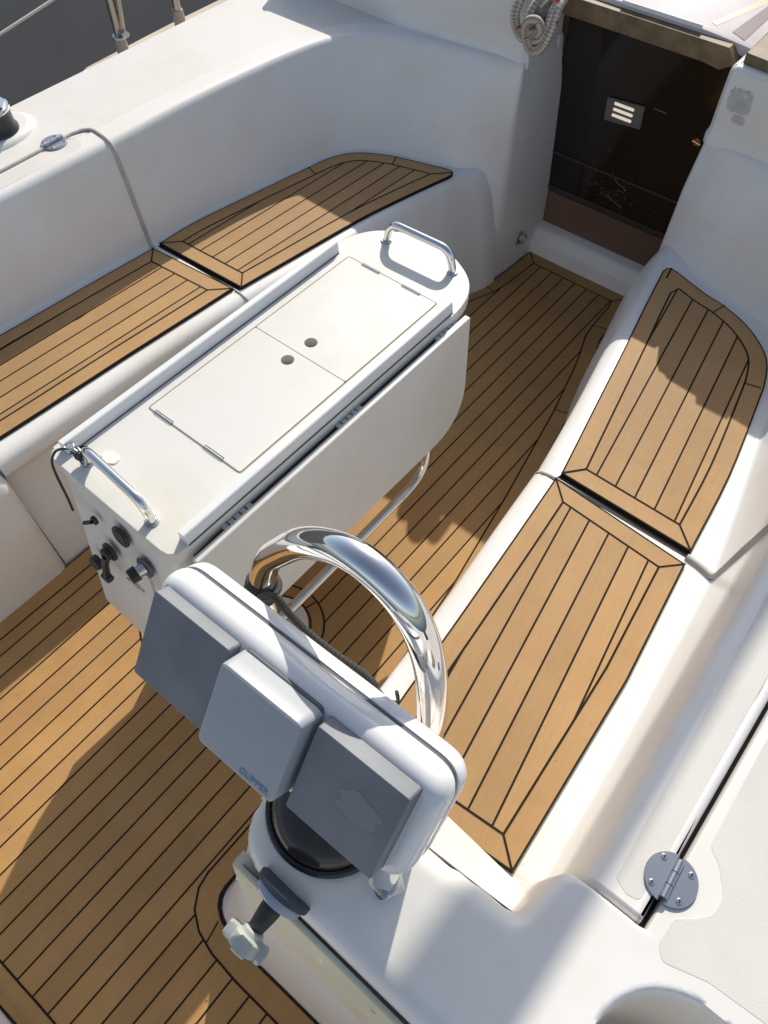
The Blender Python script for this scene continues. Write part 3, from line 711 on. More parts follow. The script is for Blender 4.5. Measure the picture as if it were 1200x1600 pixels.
# ================================================================== CABIN TRUNK, COMPANIONWAY
def trunk(pts, name, label):
    mb = MB(); mb.prism([tuple(p) for p in fillet(ccw(pts), [.02]*len(pts), 5, closed=True)], [(.690, .010), (.7155, .010), (.720, .013), (.733, .0155), (.80, .016), (.868, .0175), (.878, .020), (.884, .028), (.885, .036)])
    o = mb.build(name, M['gel'], smooth=60); return o
tp = trunk([(-2.10, 1.985), (-1.78, 1.985), (-1.60, 1.978), (-1.30, 2.015), (-1.185, 2.030), (-1.163, 2.055), (-1.180, 2.30), (-1.20, 4.2), (-2.06, 4.2)], 'cabin_trunk', '')
tag(tp, 'white cabin side rising from the ledge above the far bench, left of the doorway', 'cabin wall', 'cabin sides')
tsb = trunk([(.30, 1.985), (-.02, 1.985), (-.18, 1.970), (-.49, 1.997), (-.604, 2.010), (-.624, 2.035), (-.626, 2.30), (-.60, 4.2), (.26, 4.2)], 'cabin_trunk', '')
tag(tsb, 'white cabin side with sticker residue, right of the doorway', 'cabin wall', 'cabin sides')
mb = MB()
random.seed(3)
def blob(cx_, cz_, rx, rz, n=40, rough=.25):
    return [(cx_+rx*math.copysign(abs(math.cos(t))**.55, math.cos(t))*(1+rough*(random.random()-.5)), cz_+rz*math.copysign(abs(math.sin(t))**.55, math.sin(t))*(1+rough*(random.random()-.5))) for t in np.linspace(0, 2*math.pi, n+1)[:-1]]
yt = lambda x, z: 2.012+(-.48-x)*(-.145)*-1*0+(.018 if z > .8 else .012)
for bx, bz, rx, rz in ((-.552, .818, .030, .028), (-.54, .776, .016, .010)):
    pts = blob(bx, bz, rx, rz)
    mb.poly([(x, 1.997+(x+.49)*-.114+(.016+(z-.8)*(.022 if z > .8 else .008))*1.007-.0012, z) for x, z in pts])
stk = mb.build('sticker_mark', M['sticker'], smooth=None); attach(stk, tsb); stk.parent = tsb; stk.matrix_parent_inverse = Matrix()

# door
door = empty('companionway_door', (-.95, 2.26, .1), 'dark smoked acrylic door of the companionway with a small vent plate', 'door')
y0 = 2.262
mb = MB(); mb.box((-1.215, y0, .095), (-.55, y0+.012, .215), .002); attach(mb.build('lower_board', M['lower']), door)
mb = MB(); mb.box((-1.215, y0, .217), (-.55, y0+.012, .87), .002); attach(mb.build('pane', M['glass']), door)
mb = MB()
mb.box((-1.19, y0-.003, .222), (-1.172, y0-.001, .79), .0005); mb.box((-1.172, y0-.003, .222), (-.60, y0-.001, .240), .0005); mb.box((-1.17, y0-.0035, .352), (-.62, y0-.0012, .360), .0005)
attach(mb.build('pane_frame', simple('frame_tint', (.055, .04, .033), rough=.3)), door)
mb = MB(); fr = lambda x, z, h: (x, y0-.002-h, z)
vc = [(-.999, .588), (-.995, .519), (-.872, .530), (-.876, .598)]
mb.prism([tuple(p) for p in fillet(ccw(vc), .004, 3, closed=True)], [(0, 0), (.004, 0), (.006, .002)], frame=fr)
vt = mb.build('vent_plate', M['vent'], smooth=40); attach(vt, door)
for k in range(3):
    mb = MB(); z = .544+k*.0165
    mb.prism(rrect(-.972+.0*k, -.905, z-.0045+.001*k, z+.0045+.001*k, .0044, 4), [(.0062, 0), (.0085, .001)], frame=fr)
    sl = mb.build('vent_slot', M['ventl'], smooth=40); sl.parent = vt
mb = MB(); mb.tube([(-.702, y0-.02, .565), (-.677, y0-.02, .560)], .006, 10); mb.disc((-.69, y0, .563), .011, (0, -1, 0), .02, 14)
attach(mb.build('door_catch', simple('brass', (.62, .36, .2), rough=.25, metal=1)), door)
# salt scratches on the pane
mb = MB(); random.seed(11)
for k in range(120):
    x = -.905+random.gauss(0, .055); z = .298+random.gauss(0, .020)-.10*(x+.905)
    s = random.uniform(.0005, .0015); mb.poly([(x-s, y0-.0006, z-s), (x+s, y0-.0006, z-s*.7), (x+s*.6, y0-.0006, z+s)])
for a, b in (((-.935, .285), (-.865, .262)), ((-.925, .365), (-.905, .340)), ((-.905, .340), (-.865, .325)), ((-.96, .44), (-.955, .425)), ((-.85, .60), (-.81, .598))):
    mb.poly([(a[0], y0-.0006, a[1]), (b[0], y0-.0006, b[1]), (b[0], y0-.0006, b[1]+.0012), (a[0], y0-.0006, a[1]+.0012)])
attach(mb.build('scratch_marks', simple('salt_marks', (.42, .32, .22), rough=.8), smooth=None), door)
# white door channel and sill
jt = MB(); jt.prism(ccw([(-1.166, 2.235), (-1.150, 2.235), (-1.150, 2.259), (-1.166, 2.259)]), [(.11, .001), (.112, 0), (.70, 0), (.72, .003)], frame=lambda x, y, h: (x-.052*(h-.1), y, h))
jt.prism(ccw([(-.640, 2.235), (-.628, 2.235), (-.628, 2.259), (-.640, 2.259)]), [(.11, .001), (.112, 0), (.70, 0), (.72, .003)], frame=lambda x, y, h: (x+.03*(h-.1), y, h))
jo = jt.build('door_channel', M['gel']); attach(jo, door)
mb = MB(); mb.grid([[(x, y, z) for y, z in fillet([(2.195, -.01), (2.206, .05), (2.228, .088), (2.30, .099)], [0, .03, .03, 0], 5)] for x in np.linspace(-1.25, -.55, 8)])
so = mb.build('door_sill', M['gel'], smooth=60); attach(so, door)
# dark cabin behind
mb = MB(); mb.grid([[(-1.3, 2.32, -.1), (-1.3, 2.32, .89)], [(-.5, 2.32, -.1), (-.5, 2.32, .89)]]); attach(mb.build('dark_cabin', M['dark']), door)
# timber head of the doorway and sliding hatch
hatch = empty('sliding_hatch', (-.9, 2.3, .85), 'pale glossy sliding hatch with a weathered timber front edge over the doorway', 'hatch')
mb = MB()
oc = [tuple(p) for p in [(-1.235, .839), (-.700, .837), (-.652, .831), (-.618, .852), (-.617, .858), (-.645, .886), (-1.235, .886)]]
mb.prism(oc, [(0, .002), (.002, 0), (.042, 0), (.044, .002)], frame=lambda x, z, h: (x, 2.100+.044-h, z))
attach(mb.build('timber_edge', M['wood'], smooth=40), hatch)
mb = MB(); rws = []
HZ = lambda x, y: .902-.012*((x+.88)/.265)**2+.0597*(y-2.14)
for x in np.linspace(-1.235, -.600, 14):
    cz = HZ(x, 2.14)
    rws.append([(x, 2.128, cz-.025), (x, 2.130, cz-.003), (x, 2.140, cz), (x, 3.2, HZ(x, 3.2))])
mb.grid(rws); attach(mb.build('hatch_pane', M['hatch'], smooth=60), hatch)
mb = MB(); mb.box((-.96, 2.124, .893), (-.735, 2.132, .9045), .002); attach(mb.build('hatch_lip', M['pod']), hatch)
mb = MB(); mb.prism(ccw([(-.728, 2.165), (-.712, 2.16), (-.60, 2.52), (-.625, 2.53)]), [(-.0005, 0), (.0008, .0)], frame=lambda x, y, h: (x, y, h+HZ(x, y))); attach(mb.build('reflection_strip', M['amber']), hatch)  # orange reflection painted as a flush strip on the hatch pane
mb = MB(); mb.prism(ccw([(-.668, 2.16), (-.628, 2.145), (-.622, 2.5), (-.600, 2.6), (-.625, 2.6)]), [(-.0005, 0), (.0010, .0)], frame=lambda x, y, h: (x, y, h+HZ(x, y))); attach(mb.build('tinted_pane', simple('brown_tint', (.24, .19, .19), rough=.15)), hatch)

# timber block with fitting on right-hand trunk
wb = empty('timber_block', (-.5, 2.1, .885), 'weathered timber plinth with a black deck fitting, right of the doorway', 'timber plinth')
mb = MB(); mb.prism([tuple(p) for p in fillet(ccw([(-.588, 2.052), (-.30, 2.022), (-.28, 2.5), (-.598, 2.5)]), [.012, .01, .01, .01], 4, closed=True)], [(.8845, 0), (.905, 0), (.909, .003)])
attach(mb.build('plinth', M['wood'], smooth=40), wb)
mb = MB(); mb.disc((-.508, 2.092, .909), .024, (0, 0, 1), .004, 20, bev=.002); attach(mb.build('base_plate', M['steel']), wb)
mb = MB(); mb.box((-.512, 2.078, .9125), (-.43, 2.14, .960), .006); attach(mb.build('cleat_body', M['black'], smooth=40), wb)

# ================================================================== TABLE
tab = empty('cockpit_table', (-.88, .75, 0), 'white folding cockpit table with drop leaves and two steel grab handles', 'table')
A = lambda o: attach(o, tab)
tout = [(-1.062, .33), (-1.060, .308), (-1.050, .2975), (-1.030, .2955), (-.885, .292), (-.742, .289), (-.724, .2915), (-.7115, .302), (-.7085, .322)]
fore = [tuple(p) for p in catmull([(-.7070, 1.02), (-.7040, 1.08), (-.719, 1.142), (-.758, 1.191), (-.831, 1.2285), (-.881, 1.235), (-.931, 1.2295), (-.985, 1.209), (-1.023, 1.178), (-1.048, 1.13), (-1.060, 1.06)], 4)]
tout = ccw(tout+fore)
def curve_plate(name, loops, z, ext, bev):
    cu = bpy.data.curves.new(name, 'CURVE'); cu.dimensions = '2D'; cu.fill_mode = 'BOTH'; cu.extrude = ext; cu.bevel_depth = bev; cu.bevel_resolution = 2
    for pts in loops:
        sp = cu.splines.new('POLY'); sp.points.add(len(pts)-1); sp.use_cyclic_u = True
        for q, p in zip(sp.points, pts): q.co = (p[0], p[1], 0, 1)
    t = bpy.data.objects.new('tmp', cu); col.objects.link(t); C.view_layer.update()
    me = bpy.data.meshes.new_from_object(t.evaluated_get(C.evaluated_depsgraph_get())); bpy.data.objects.remove(t)
    me.name = name; me.materials.clear(); me.materials.append(M['table'])
    for p in me.polygons: p.use_smooth = True
    me.set_sharp_from_angle(angle=R(40))
    o = bpy.data.objects.new(name, me); col.objects.link(o); o.location = (0, 0, z); o.parent = tab; o.matrix_parent_inverse = Matrix.Translation(-Vector(tab.location)); return o
circ_ = lambda c, r: [(c[0]+r*math.cos(a), c[1]+r*math.sin(a)) for a in np.linspace(0, 2*math.pi, 29)[:-1]]
curve_plate('table_top', [offset(tout, .0025), circ_((-.883, .752), .0165), circ_((-.880, .818), .0165)], .696, .0115, .0025)
# central body, its aft end leaning out towards the floor
rows = []
fo = [tuple(p) for p in offset(tout, .014)]
for i in range(9):
    t = i/8; z = .684-(.684-.25)*t; row = []
    for p in fo:
        x, y = p; w = max(0, min(1, (.6-y)/.3)); yy = y-.068*t*w
        if y > .6: yy = .6+(y-.6)*(1-.16*t)
        xx = -.884+(x+.884)*(1-.10*t*(1-w)-.155*t*w*(1 if x > -.884 else .10)); row.append((xx, yy, z))
    rows.append(row)
mb = MB(); mb.grid(rows, closed=True); mb.poly(rows[-1]); A(mb.build('table_body', M['table'], smooth=40))
# lids let into the top, with finger holes
def lid(y0_, y1_, hole): return curve_plate('lid', [rrect(-.9995, -.7545, y0_, y1_, .004, 4), circ_(hole, .0142)], .7097, .0010, .0006)
lid(.4925, .7785, (-.883, .752)); lid(.7810, 1.0735, (-.880, .818))
mb = MB()
ribbon(mb, rrect(-1.0008, -.7532, .4912, 1.0748, .005, 4), .0042, .7106, 0, closed=True); ribbon(mb, [(-1.0, .7798), (-.754, .7798)], .0036, .7106, 0)
A(mb.build('lid_groove', M['groove'], smooth=None, fixn=False))
for (x, y) in ((-.960, .4925), (-.823, .4925), (-.935, 1.0735), (-.822, 1.0735)):
    mb = MB()
    ribbon(mb, [(x-.024, y-.0035), (x+.024, y-.0035), (x+.024, y+.0035), (x-.024, y+.0035)], .0016, .7122, 0, closed=True)
    mb.tube([(x-.024, y, .7112), (x+.024, y, .7112)], .0018, 8, 1)
    A(mb.build('lid_hinge', [M['gasket'], M['steel']], smooth=30, fixn=False))
# fiddle rails
for xr, ya, yb in ((-1.0375, .322, 1.072), (-.7205, .327, 1.074)):
    mb = MB(); mb.prism([(-.0105, 0), (.0105, 0), (.0078, .025), (.0055, .0265), (-.0055, .0265), (-.0078, .025)], [(ya, .0), (ya+.0005, 0), (yb-.0005, 0), (yb, .0)], frame=lambda u, v, h: (xr+u, h, .7100+v))
    A(mb.build('fiddle_rail', M['alu'], smooth=30))
    mb = MB(); mb.box((xr-.0128, ya+.001, .7092), (xr+.0128, yb-.001, .7112), .0002); A(mb.build('rail_seal', M['gasket'], smooth=None))
# drop leaves
def leaf(x0, sgn, zb=.372):
    mb = MB(); pts = [tuple(p) for p in fillet([(.318, .692), (.318, zb+.013), (1.103, zb), (1.103, .692)], [.003, .13, .13, .003], 9, closed=True)]
    mb.prism(ccw(pts), [(0, .0015), (.0015, 0), (.0125, 0), (.014, .0015)], frame=lambda y, z, h: (x0+sgn*h+(z-.69)*.03*sgn*-1, y, z))
    return A(mb.build('drop_leaf', M['table'], smooth=40))
leaf(-.6970, 1); leaf(-1.0690, -1, .345)
for yc in (.43, .73, 1.04):
    mb = MB()
    for k in range(5): mb.box((-.7085, yc-.035+k*.0145, .680), (-.6972, yc-.035+k*.0145+.0125, .6905), .001)
    A(mb.build('leaf_hinge', M['dullsteel']))
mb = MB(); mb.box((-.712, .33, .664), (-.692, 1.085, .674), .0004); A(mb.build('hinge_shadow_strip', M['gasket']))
# handles
def piece(name, mat, root, fn, smooth=40, **kw):
    mb = MB(); fn(mb); return attach(mb.build(name, mat, smooth=smooth, **kw), root)
def handle(a, b, h):
    a = np.array(a); b = np.array(b); up = np.array([0, 0, 1.]); L = np.linalg.norm(b-a); u = (b-a)/L
    P = [a, a+up*h, b+up*h, b]
    P = fillet([a, a+up*(h)+u*.012, b+up*h-u*.012, b], [0, .042, .042, 0], 10)
    mb = MB(); mb.tube(P, .0093, 16)
    o = A(mb.build('grab_handle', M['chrome'], smooth=80))
    for q in (a, b):
        mb = MB(); mb.disc(q+np.array([0, 0, .0002]), .0128, (0, 0, 1), .004, 20, bev=.001)
        f = mb.build('foot_ring', M['dullsteel']); f.parent = o
    return o
handle((-.972, 1.173, .710), (-.789, 1.179, .710), .052); handle((-.985, .334, .710), (-.795, .321, .710), .050)
# fittings on the aft face
fn = np.array([0, -.987, .161]); e1 = np.array([1., 0, 0]); e2 = np.array([0, .161, .987])
F = lambda x, z, out=0: np.array([x, .3+(z-.69)*.1636, z])+fn*(out+.0005)
mb = MB(); mb.disc(F(-.876, .622), .0235, fn, .004, 28, bev=.001); mb.disc(F(-.876, .622, .004), .018, fn, .002, 28, bev=.001); A(mb.build('shower_socket', M['black'], smooth=40))
mb = MB(); mb.disc(F(-.928, .535), .0205, fn, .006, 28, bev=.002); mb.disc(F(-.928, .535, .005), .014, fn, .012, 20, bev=.003)
mb.tube([F(-.926, .532, .014), F(-.930, .505, .018), F(-.934, .472, .018)], [.008, .007, .008], 10); mb.tube([F(-.944, .466, .018), F(-.924, .464, .018)], .009, 10); A(mb.build('switch_lever', M['black'], smooth=40))
mb = MB(); mb.disc(F(-.986, .455), .0165, fn, .014, 24, bev=.003); A(mb.build('plug_cap', M['black'], smooth=40))
mb = MB(); mb.disc(F(-.955, .606), .0095, fn, .006, 16, bev=.001); mb.tube([F(-.957, .604, .008), F(-.975, .592, .014)], .0042, 10); A(mb.build('key_switch', M['black'], smooth=40))
mb = MB(); mb.disc(F(-.815, .585), .0225, fn, .004, 28, bev=.001); A(mb.build('tap_flange', M['gasket'], smooth=40)); mb = MB(); mb.tube([F(-.815, .585, .003), F(-.818, .582, .018)], [.0125, .012], 16); A(mb.build('tap_body', M['steel'], smooth=40))
mb = MB(); mb.tube([F(-.8195, .580, .016), F(-.823, .576, .032)], [.0155, .0145], 10); A(mb.build('tap_knob', M['black'], smooth=30))
mb = MB()
def link_ring(c, ax1, ax2, a, b, r): mb.tube([np.array(c)+a*math.cos(t)*np.array(ax1)+b*math.sin(t)*np.array(ax2) for t in np.linspace(0, 2*math.pi, 15)[:-1]], r, 6, closed=True)
for k in range(9):
    c = F(-.800+.0012*k, .575-.0068*k, .006); link_ring(c, (0, 0, 1), (1, 0, 0) if k % 2 else tuple(fn), .0046, .0026, .0008)
mb.tube([F(-.835, .562, .03), F(-.838, .548, .024), F(-.832, .535, .02), F(-.823, .53, .02)], .0022, 8)
mb.tube(catmull([F(-.826, .566, .03), F(-.836, .552, .02), F(-.832, .533, .016), F(-.818, .521, .014), F(-.812, .534, .018), F(-.820, .556, .028)], 5), .0021, 8)
A(mb.build('tap_chain', M['dullsteel'], smooth=60))
# stand: tubular footrest and foot plates
tb_path = fillet([(-.720, 1.03, .60), (-.720, 1.022, .20), (-.720, .43, .195), (-.760, .40, .40)], [0, .09, .08, 0], 10)
mb = MB(); mb.tube(tb_path, .0125, 16); A(mb.build('footrest_tube', M['chrome'], smooth=80))
for c in ((-.800, .512), (-.985, .375)):
    mb = MB(); mb.disc((*c, .0018), .082, (0, 0, 1), .010, 36, bev=.003); A(mb.build('foot_plate', M['table'], smooth=40))
    mb = MB(); mb.tube([(*c, .008), (*c, .30)], .032, 20); A(mb.build('leg', M['steel'], smooth=60))
# black cord with snap shackle on the aft handle
cord = empty('snap_shackle', (-.99, .33, .75), 'small steel shackle with a black cord, clipped to the near table handle', 'shackle')
mb = MB(); hp = np.array([-.987, .331, .742])
pth = [hp+np.array(q) for q in [(.004, -.006, .0), (-.012, -.012, .004), (-.030, -.018, .001), (-.046, -.028, -.012), (-.0505, -.040, -.035), (-.044, -.0465, -.07), (-.036, -.051, -.115), (-.030, -.056, -.150)]]
mb.tube(catmull(pth, 5), .0026, 8); attach(mb.build('black_cord', M['black'], smooth=60), cord)
mb = MB()
link_ring(hp+np.array([-.020, -.008, .006]), (1, 0, .2), (0, 1, .3), .011, .008, .0018)
link_ring(hp+np.array([.004, -.006, -.004]), (1, -.3, -.2), (0, .5, .8), .019, .009, .0022)
mb.tube([hp+np.array([-.013, -.008, .004]), hp+np.array([.0, -.006, .002])], .0048, 10)
attach(mb.build('shackle_body', M['steel'], smooth=60), cord)
mb = MB()
for k in range(3): link_ring(hp+np.array([.0, .0, -.010+.006*k]), (1, 0, .1*k), (0, 1, -.15), .0125, .0125, .0028)
attach(mb.build('cord_wrap', M['black'], smooth=60), cord)
# scrap of torn label on table top
mb = MB(); random.seed(5); pts = [(-.962+.017*math.cos(t)*(1+.3*random.random()), .3645+.011*math.sin(t)*(1+.5*random.random())) for t in np.linspace(0, 2*math.pi, 13)[:-1]]
mb.prism(pts, [(.7103, 0), (.7125, .0015)]); sc_ = mb.build('label_scrap', M['paper'], smooth=None); tag(sc_, 'torn white scrap of label on the table top beside the near grab handle', 'paper scrap')

# ================================================================== INSTRUMENT POD (built in its own tilted frame)
po_ = np.array([-.33381896, .14089836, 1.10389147]); pex = np.array([.99975876, .01232494, .01818031]); ped = np.array([.02196424, -.56059272, -.82780032]); pn_ = np.array([0, -.82799994, .56072819])
W = lambda u, v, w: tuple(po_+pex*u+ped*v+pn_*w)
pod = empty('instrument_pod', W(.057, .06, -.07), 'white instrument pod with three covered dials, fixed to a polished steel hoop', 'instrument pod')
AP = lambda o: attach(o, pod)
def ring_prism(u0, u1, v0, v1, rad, levels, n=8):
    mb = MB(); mb.prism(rrect(u0, u1, v0, v1, rad, n), levels, frame=W); return mb
U0, U1, V0, V1 = -.137, .254, -.017, .128
AP(ring_prism(U0, U1, V0, V1, .034, [(-.0665, .001), (-.064, 0), (-.054, .0), (-.046, .002), (-.040, .006), (-.0365, .012), (-.0355, .018)]).build('front_shell', M['pod'], smooth=60))
AP(ring_prism(U0+.003, U1-.003, V0+.003, V1-.003, .031, [(-.0735, 0), (-.066, 0)]).build('shell_gasket', M['gasket'], smooth=60))
AP(ring_prism(U0, U1, V0, V1, .034, [(-.102, .020), (-.1005, .012), (-.097, .005), (-.091, .001), (-.085, 0), (-.0755, 0), (-.0733, .001)]).build('back_shell', M['pod'], smooth=60))
def cover(u0, u1, v0, v1, wb, wf, mat, rad, bev, lab):
    o = AP(ring_prism(u0, u1, v0, v1, rad, [(wb, -.002), (wf-.020, -.001), (wf-bev, .0), (wf-bev*.35, bev*.25), (wf, bev)], 5).build('dial_cover', mat, smooth=38)); o['label'] = lab; return o
cover(-.120, -.0063, 0, .1165, -.0365, -.018, M['cover'], .004, .0012, 'weathered dark grey dial cover at the far end')
cm = cover(0, .1096, 0, .110, -.034, 0, M['cover_w'], .009, .0035, 'pale square dial cover printed with blue lettering')
cr_ = cover(.1175, .2293, 0, .113, -.0365, -.0146, M['cover'], .003, .0012, 'weathered dark grey dial cover with a pale glue patch')
AP(ring_prism(.002, .1096, -.0035, .112, .008, [(-.0365, 0), (-.0325, 0), (-.0315, .001)]).build('dial_bezel', M['gasket'], smooth=40))
# faint blue maker's name on the pale cover
fc = bpy.data.curves.new('txt', 'FONT'); fc.body = 'CLIPPER'; fc.size = .0108; fc.extrude = .0001; fc.offset = .0001; fc.align_x = 'RIGHT'; fc.space_character = 1.05
to = bpy.data.objects.new('tmp', fc); col.objects.link(to); C.view_layer.update()
me = bpy.data.meshes.new_from_object(to.evaluated_get(C.evaluated_depsgraph_get())); bpy.data.objects.remove(to)
for v in me.vertices:
    x, y, z = v.co; v.co = W(.1015+x, .1030-y, .0006+z)
me.materials.clear(); me.materials.append(M['print']); tx = bpy.data.objects.new('cover_lettering', me); col.objects.link(tx)
tx.parent = cm; tx.matrix_parent_inverse = Matrix.Translation(-Vector(pod.location)) if False else Matrix()
mb = MB(); random.seed(21); mb.poly([W(.189+.019*math.cos(t)*(1+.55*random.random()), .052+.015*math.sin(t)*(1+.6*random.random()), -.0144) for t in np.linspace(0, 2*math.pi, 24)[:-1]])
st_ = mb.build('glue_patch', M['stain'], smooth=None); st_.parent = cr_

# polished hoop behind the pod
hoop = empty('steel_hoop', W(.065, .2, -.125), 'polished stainless steel hoop arching above the instrument pod', 'steel hoop')
HY = .286
hp_ = catmull([(-.42, .40), (-.445, .60), (-.462, .76), (-.466, .85), (-.454, .925), (-.428, 1.010), (-.391, 1.074), (-.352, 1.128), (-.308, 1.164), (-.272, 1.1765), (-.238, 1.168), (-.211, 1.144), (-.191, 1.100), (-.178, 1.035), (-.172, .95), (-.171, .85), (-.172, .70), (-.173, .43)], 6)
mb = MB(); mb.tube([(p[0], HY+.0*p[1], p[1]) for p in hp_], .0178, 32); attach(mb.build('tube', M['chrome'], smooth=80), hoop)
mb = MB(); mb.disc((-.173, HY, .420), .028, (0, 0, 1), .006, 28, bev=.002); attach(mb.build('foot_flange', M['chrome'], smooth=40), hoop)
# folded bracket under the right end of the pod
mb = MB(); mb.box((-.405, .205, .845), (-.150, .243, .975), .008); attach(mb.build('pod_shade_block', M['pod'], smooth=40), pod)  # unseen box added beneath the pod to keep sun off the console top
mb = MB(); zb = hcon(-.115)+.0015
mb.prism(ccw([(-.138, .118), (-.106, .150), (-.090, .136), (-.102, .112), (-.108, .107)]), [(zb, .0), (zb+.003, 0), (zb+.0035, .0006)])
mb.tube(catmull([(-.116, .131, zb), (-.116, .133, zb+.03), (-.118, .142, zb+.08), (-.122, .160, zb+.15)], 5), .0165, 18)
attach(mb.build('bracket_plate', M['chrome'], smooth=40), pod)
mb = MB(); mb.disc((-.1055, .116, zb+.0035), .0042, (0, 0, 1), .002, 12); attach(mb.build('bracket_screw', M['dullsteel']), pod)
# lashing
lash = empty('lashing_line', W(.0, .0, -.13), 'dark grey cord lashed round the left leg of the hoop and along the pod', 'cord')
mb = MB()
for k in range(4):
    zc = .902+.0085*k; xc = -.459+.0029*k
    mb.tube([(xc+.0195*math.cos(t), HY+.0195*math.sin(t), zc+.003*math.sin(t+k)-.3*.0195*math.cos(t)) for t in np.linspace(0, 2*math.pi, 33)[:-1]], .0046, 8, closed=True, uvw=(.25, .125))
attach(mb.build('wrap', M['cord'], smooth=60), lash)
mb = MB(); YL = .262
ln = [(-.440, YL+.004, .925), (-.424, YL-.002, .962), (-.400, YL, .985), (-.378, YL, .967), (-.347, YL, .953), (-.305, YL, .952), (-.264, YL, .959), (-.238, YL, .952), (-.221, YL, .940), (-.208, YL, .950)]
mb.tube(catmull(ln, 5), .0034, 8, uvw=(.3, .125)); mb.tube([p+np.array([.004, .002, .006]) for p in catmull(ln[1:-2], 5)], .0030, 8, uvw=(.3, .125))
mb.tube(catmull([(-.219, YL, .942), (-.209, YL, .946), (-.204, YL, .968), (-.206, YL, .990)], 5), .0022, 8)
mb.tube(catmull([(-.217, YL, .940), (-.206, YL-.002, .938), (-.195, YL-.002, .942)], 5), .0020, 8)
attach(mb.build('tail', M['cord'], smooth=60), lash)

# ================================================================== HINGES
def hinge(root, c, ang, rx, ry):
    ca, sa = math.cos(ang), math.sin(ang); fr = lambda x, y, h: (c[0]+ca*x-sa*y, c[1]+sa*x+ca*y, c[2]+h)
    def half(s):
        pts = [(s*.0035+s*rx*math.sin(t), ry*math.cos(t)) for t in np.linspace(0, math.pi, 22)]
        return ccw(pts)
    for s in (-1, 1):
        mb = MB(); mb.prism(half(s), [(0, 0), (.0022, 0), (.003, .0008)], frame=fr); p = mb.build('hinge_plate', M['dullsteel'], smooth=40); attach(p, root)
        for q in (.58, -.58) :
            mb = MB(); mb.disc(fr(s*rx*.62, q*ry, .003), .0042, (0, 0, 1), .0012, 14, bev=.0004)
            mb.box((fr(s*rx*.62, q*ry, 0)[0]-.0008, fr(s*rx*.62, q*ry, 0)[1]-.0025, c[2]+.0042), (fr(s*rx*.62, q*ry, 0)[0]+.0008, fr(s*rx*.62, q*ry, 0)[1]+.0025, c[2]+.0046), .0001, 1)
            sc = mb.build('screw_head', [M['steel'], M['black']], smooth=30); attach(sc, root)
    mb = MB()
    for a, b in ((-.85, -.32), (-.29, .24), (.27, .80)): mb.tube([fr(0, a*ry, .0055), fr(0, b*ry, .0055)], .0058, 16)
    attach(mb.build('hinge_knuckle', M['steel'], smooth=60), root)
h1 = empty('deck_hinge', (.164, .375, .716), 'oval steel hinge across the open lid joint at the lower right', 'hinge', 'locker lid hinges'); hinge(h1, (.164, .375, .7166), R(3), .031, .033)
h2 = empty('deck_hinge', (-1.884, .939, .716), 'oval steel hinge on the far deck near the black winch', 'hinge', 'locker lid hinges'); hinge(h2, (-1.8845, .938, .7172), R(2), .029, .033)

# ================================================================== WINCH, RAIL POSTS, WIRE
wch = empty('winch', (-2.02, .83, .715), 'black drum winch with a bright steel top on a white pad, left edge', 'winch')
mb = MB(); n_ = 40
wc = (-2.042, .862)
padr = lambda r, h: [(wc[0]+r*.80*math.cos(t), wc[1]+r*1.12*math.sin(t), .715+h) for t in np.linspace(0, 2*math.pi, n_+1)[:-1]]
mb.grid([padr(.108, -.002), padr(.106, .002), padr(.101, .007), padr(.095, .011), padr(.086, .012)], closed=True); mb.poly(padr(.086, .012)); attach(mb.build('winch_pad', M['gel'], smooth=70), wch)
wr = lambda r, h: [(wc[0]+.012+r*math.cos(t), wc[1]+.012+r*math.sin(t), .727+h) for t in np.linspace(0, 2*math.pi, n_+1)[:-1]]
mb = MB(); mb.grid([wr(.054, 0), wr(.054, .006), wr(.050, .010), wr(.048, .022), wr(.0475, .040), wr(.049, .050), wr(.050, .053)], closed=True); attach(mb.build('drum', M['black'], smooth=50), wch)
mb = MB(); mb.grid([wr(.050, .053), wr(.051, .058), wr(.049, .062), wr(.043, .0625), wr(.042, .068), wr(.028, .0685), wr(.012, .0685), wr(.011, .062)], closed=True); mb.poly(wr(.011, .062)); attach(mb.build('winch_top', M['chrome'], smooth=40), wch)

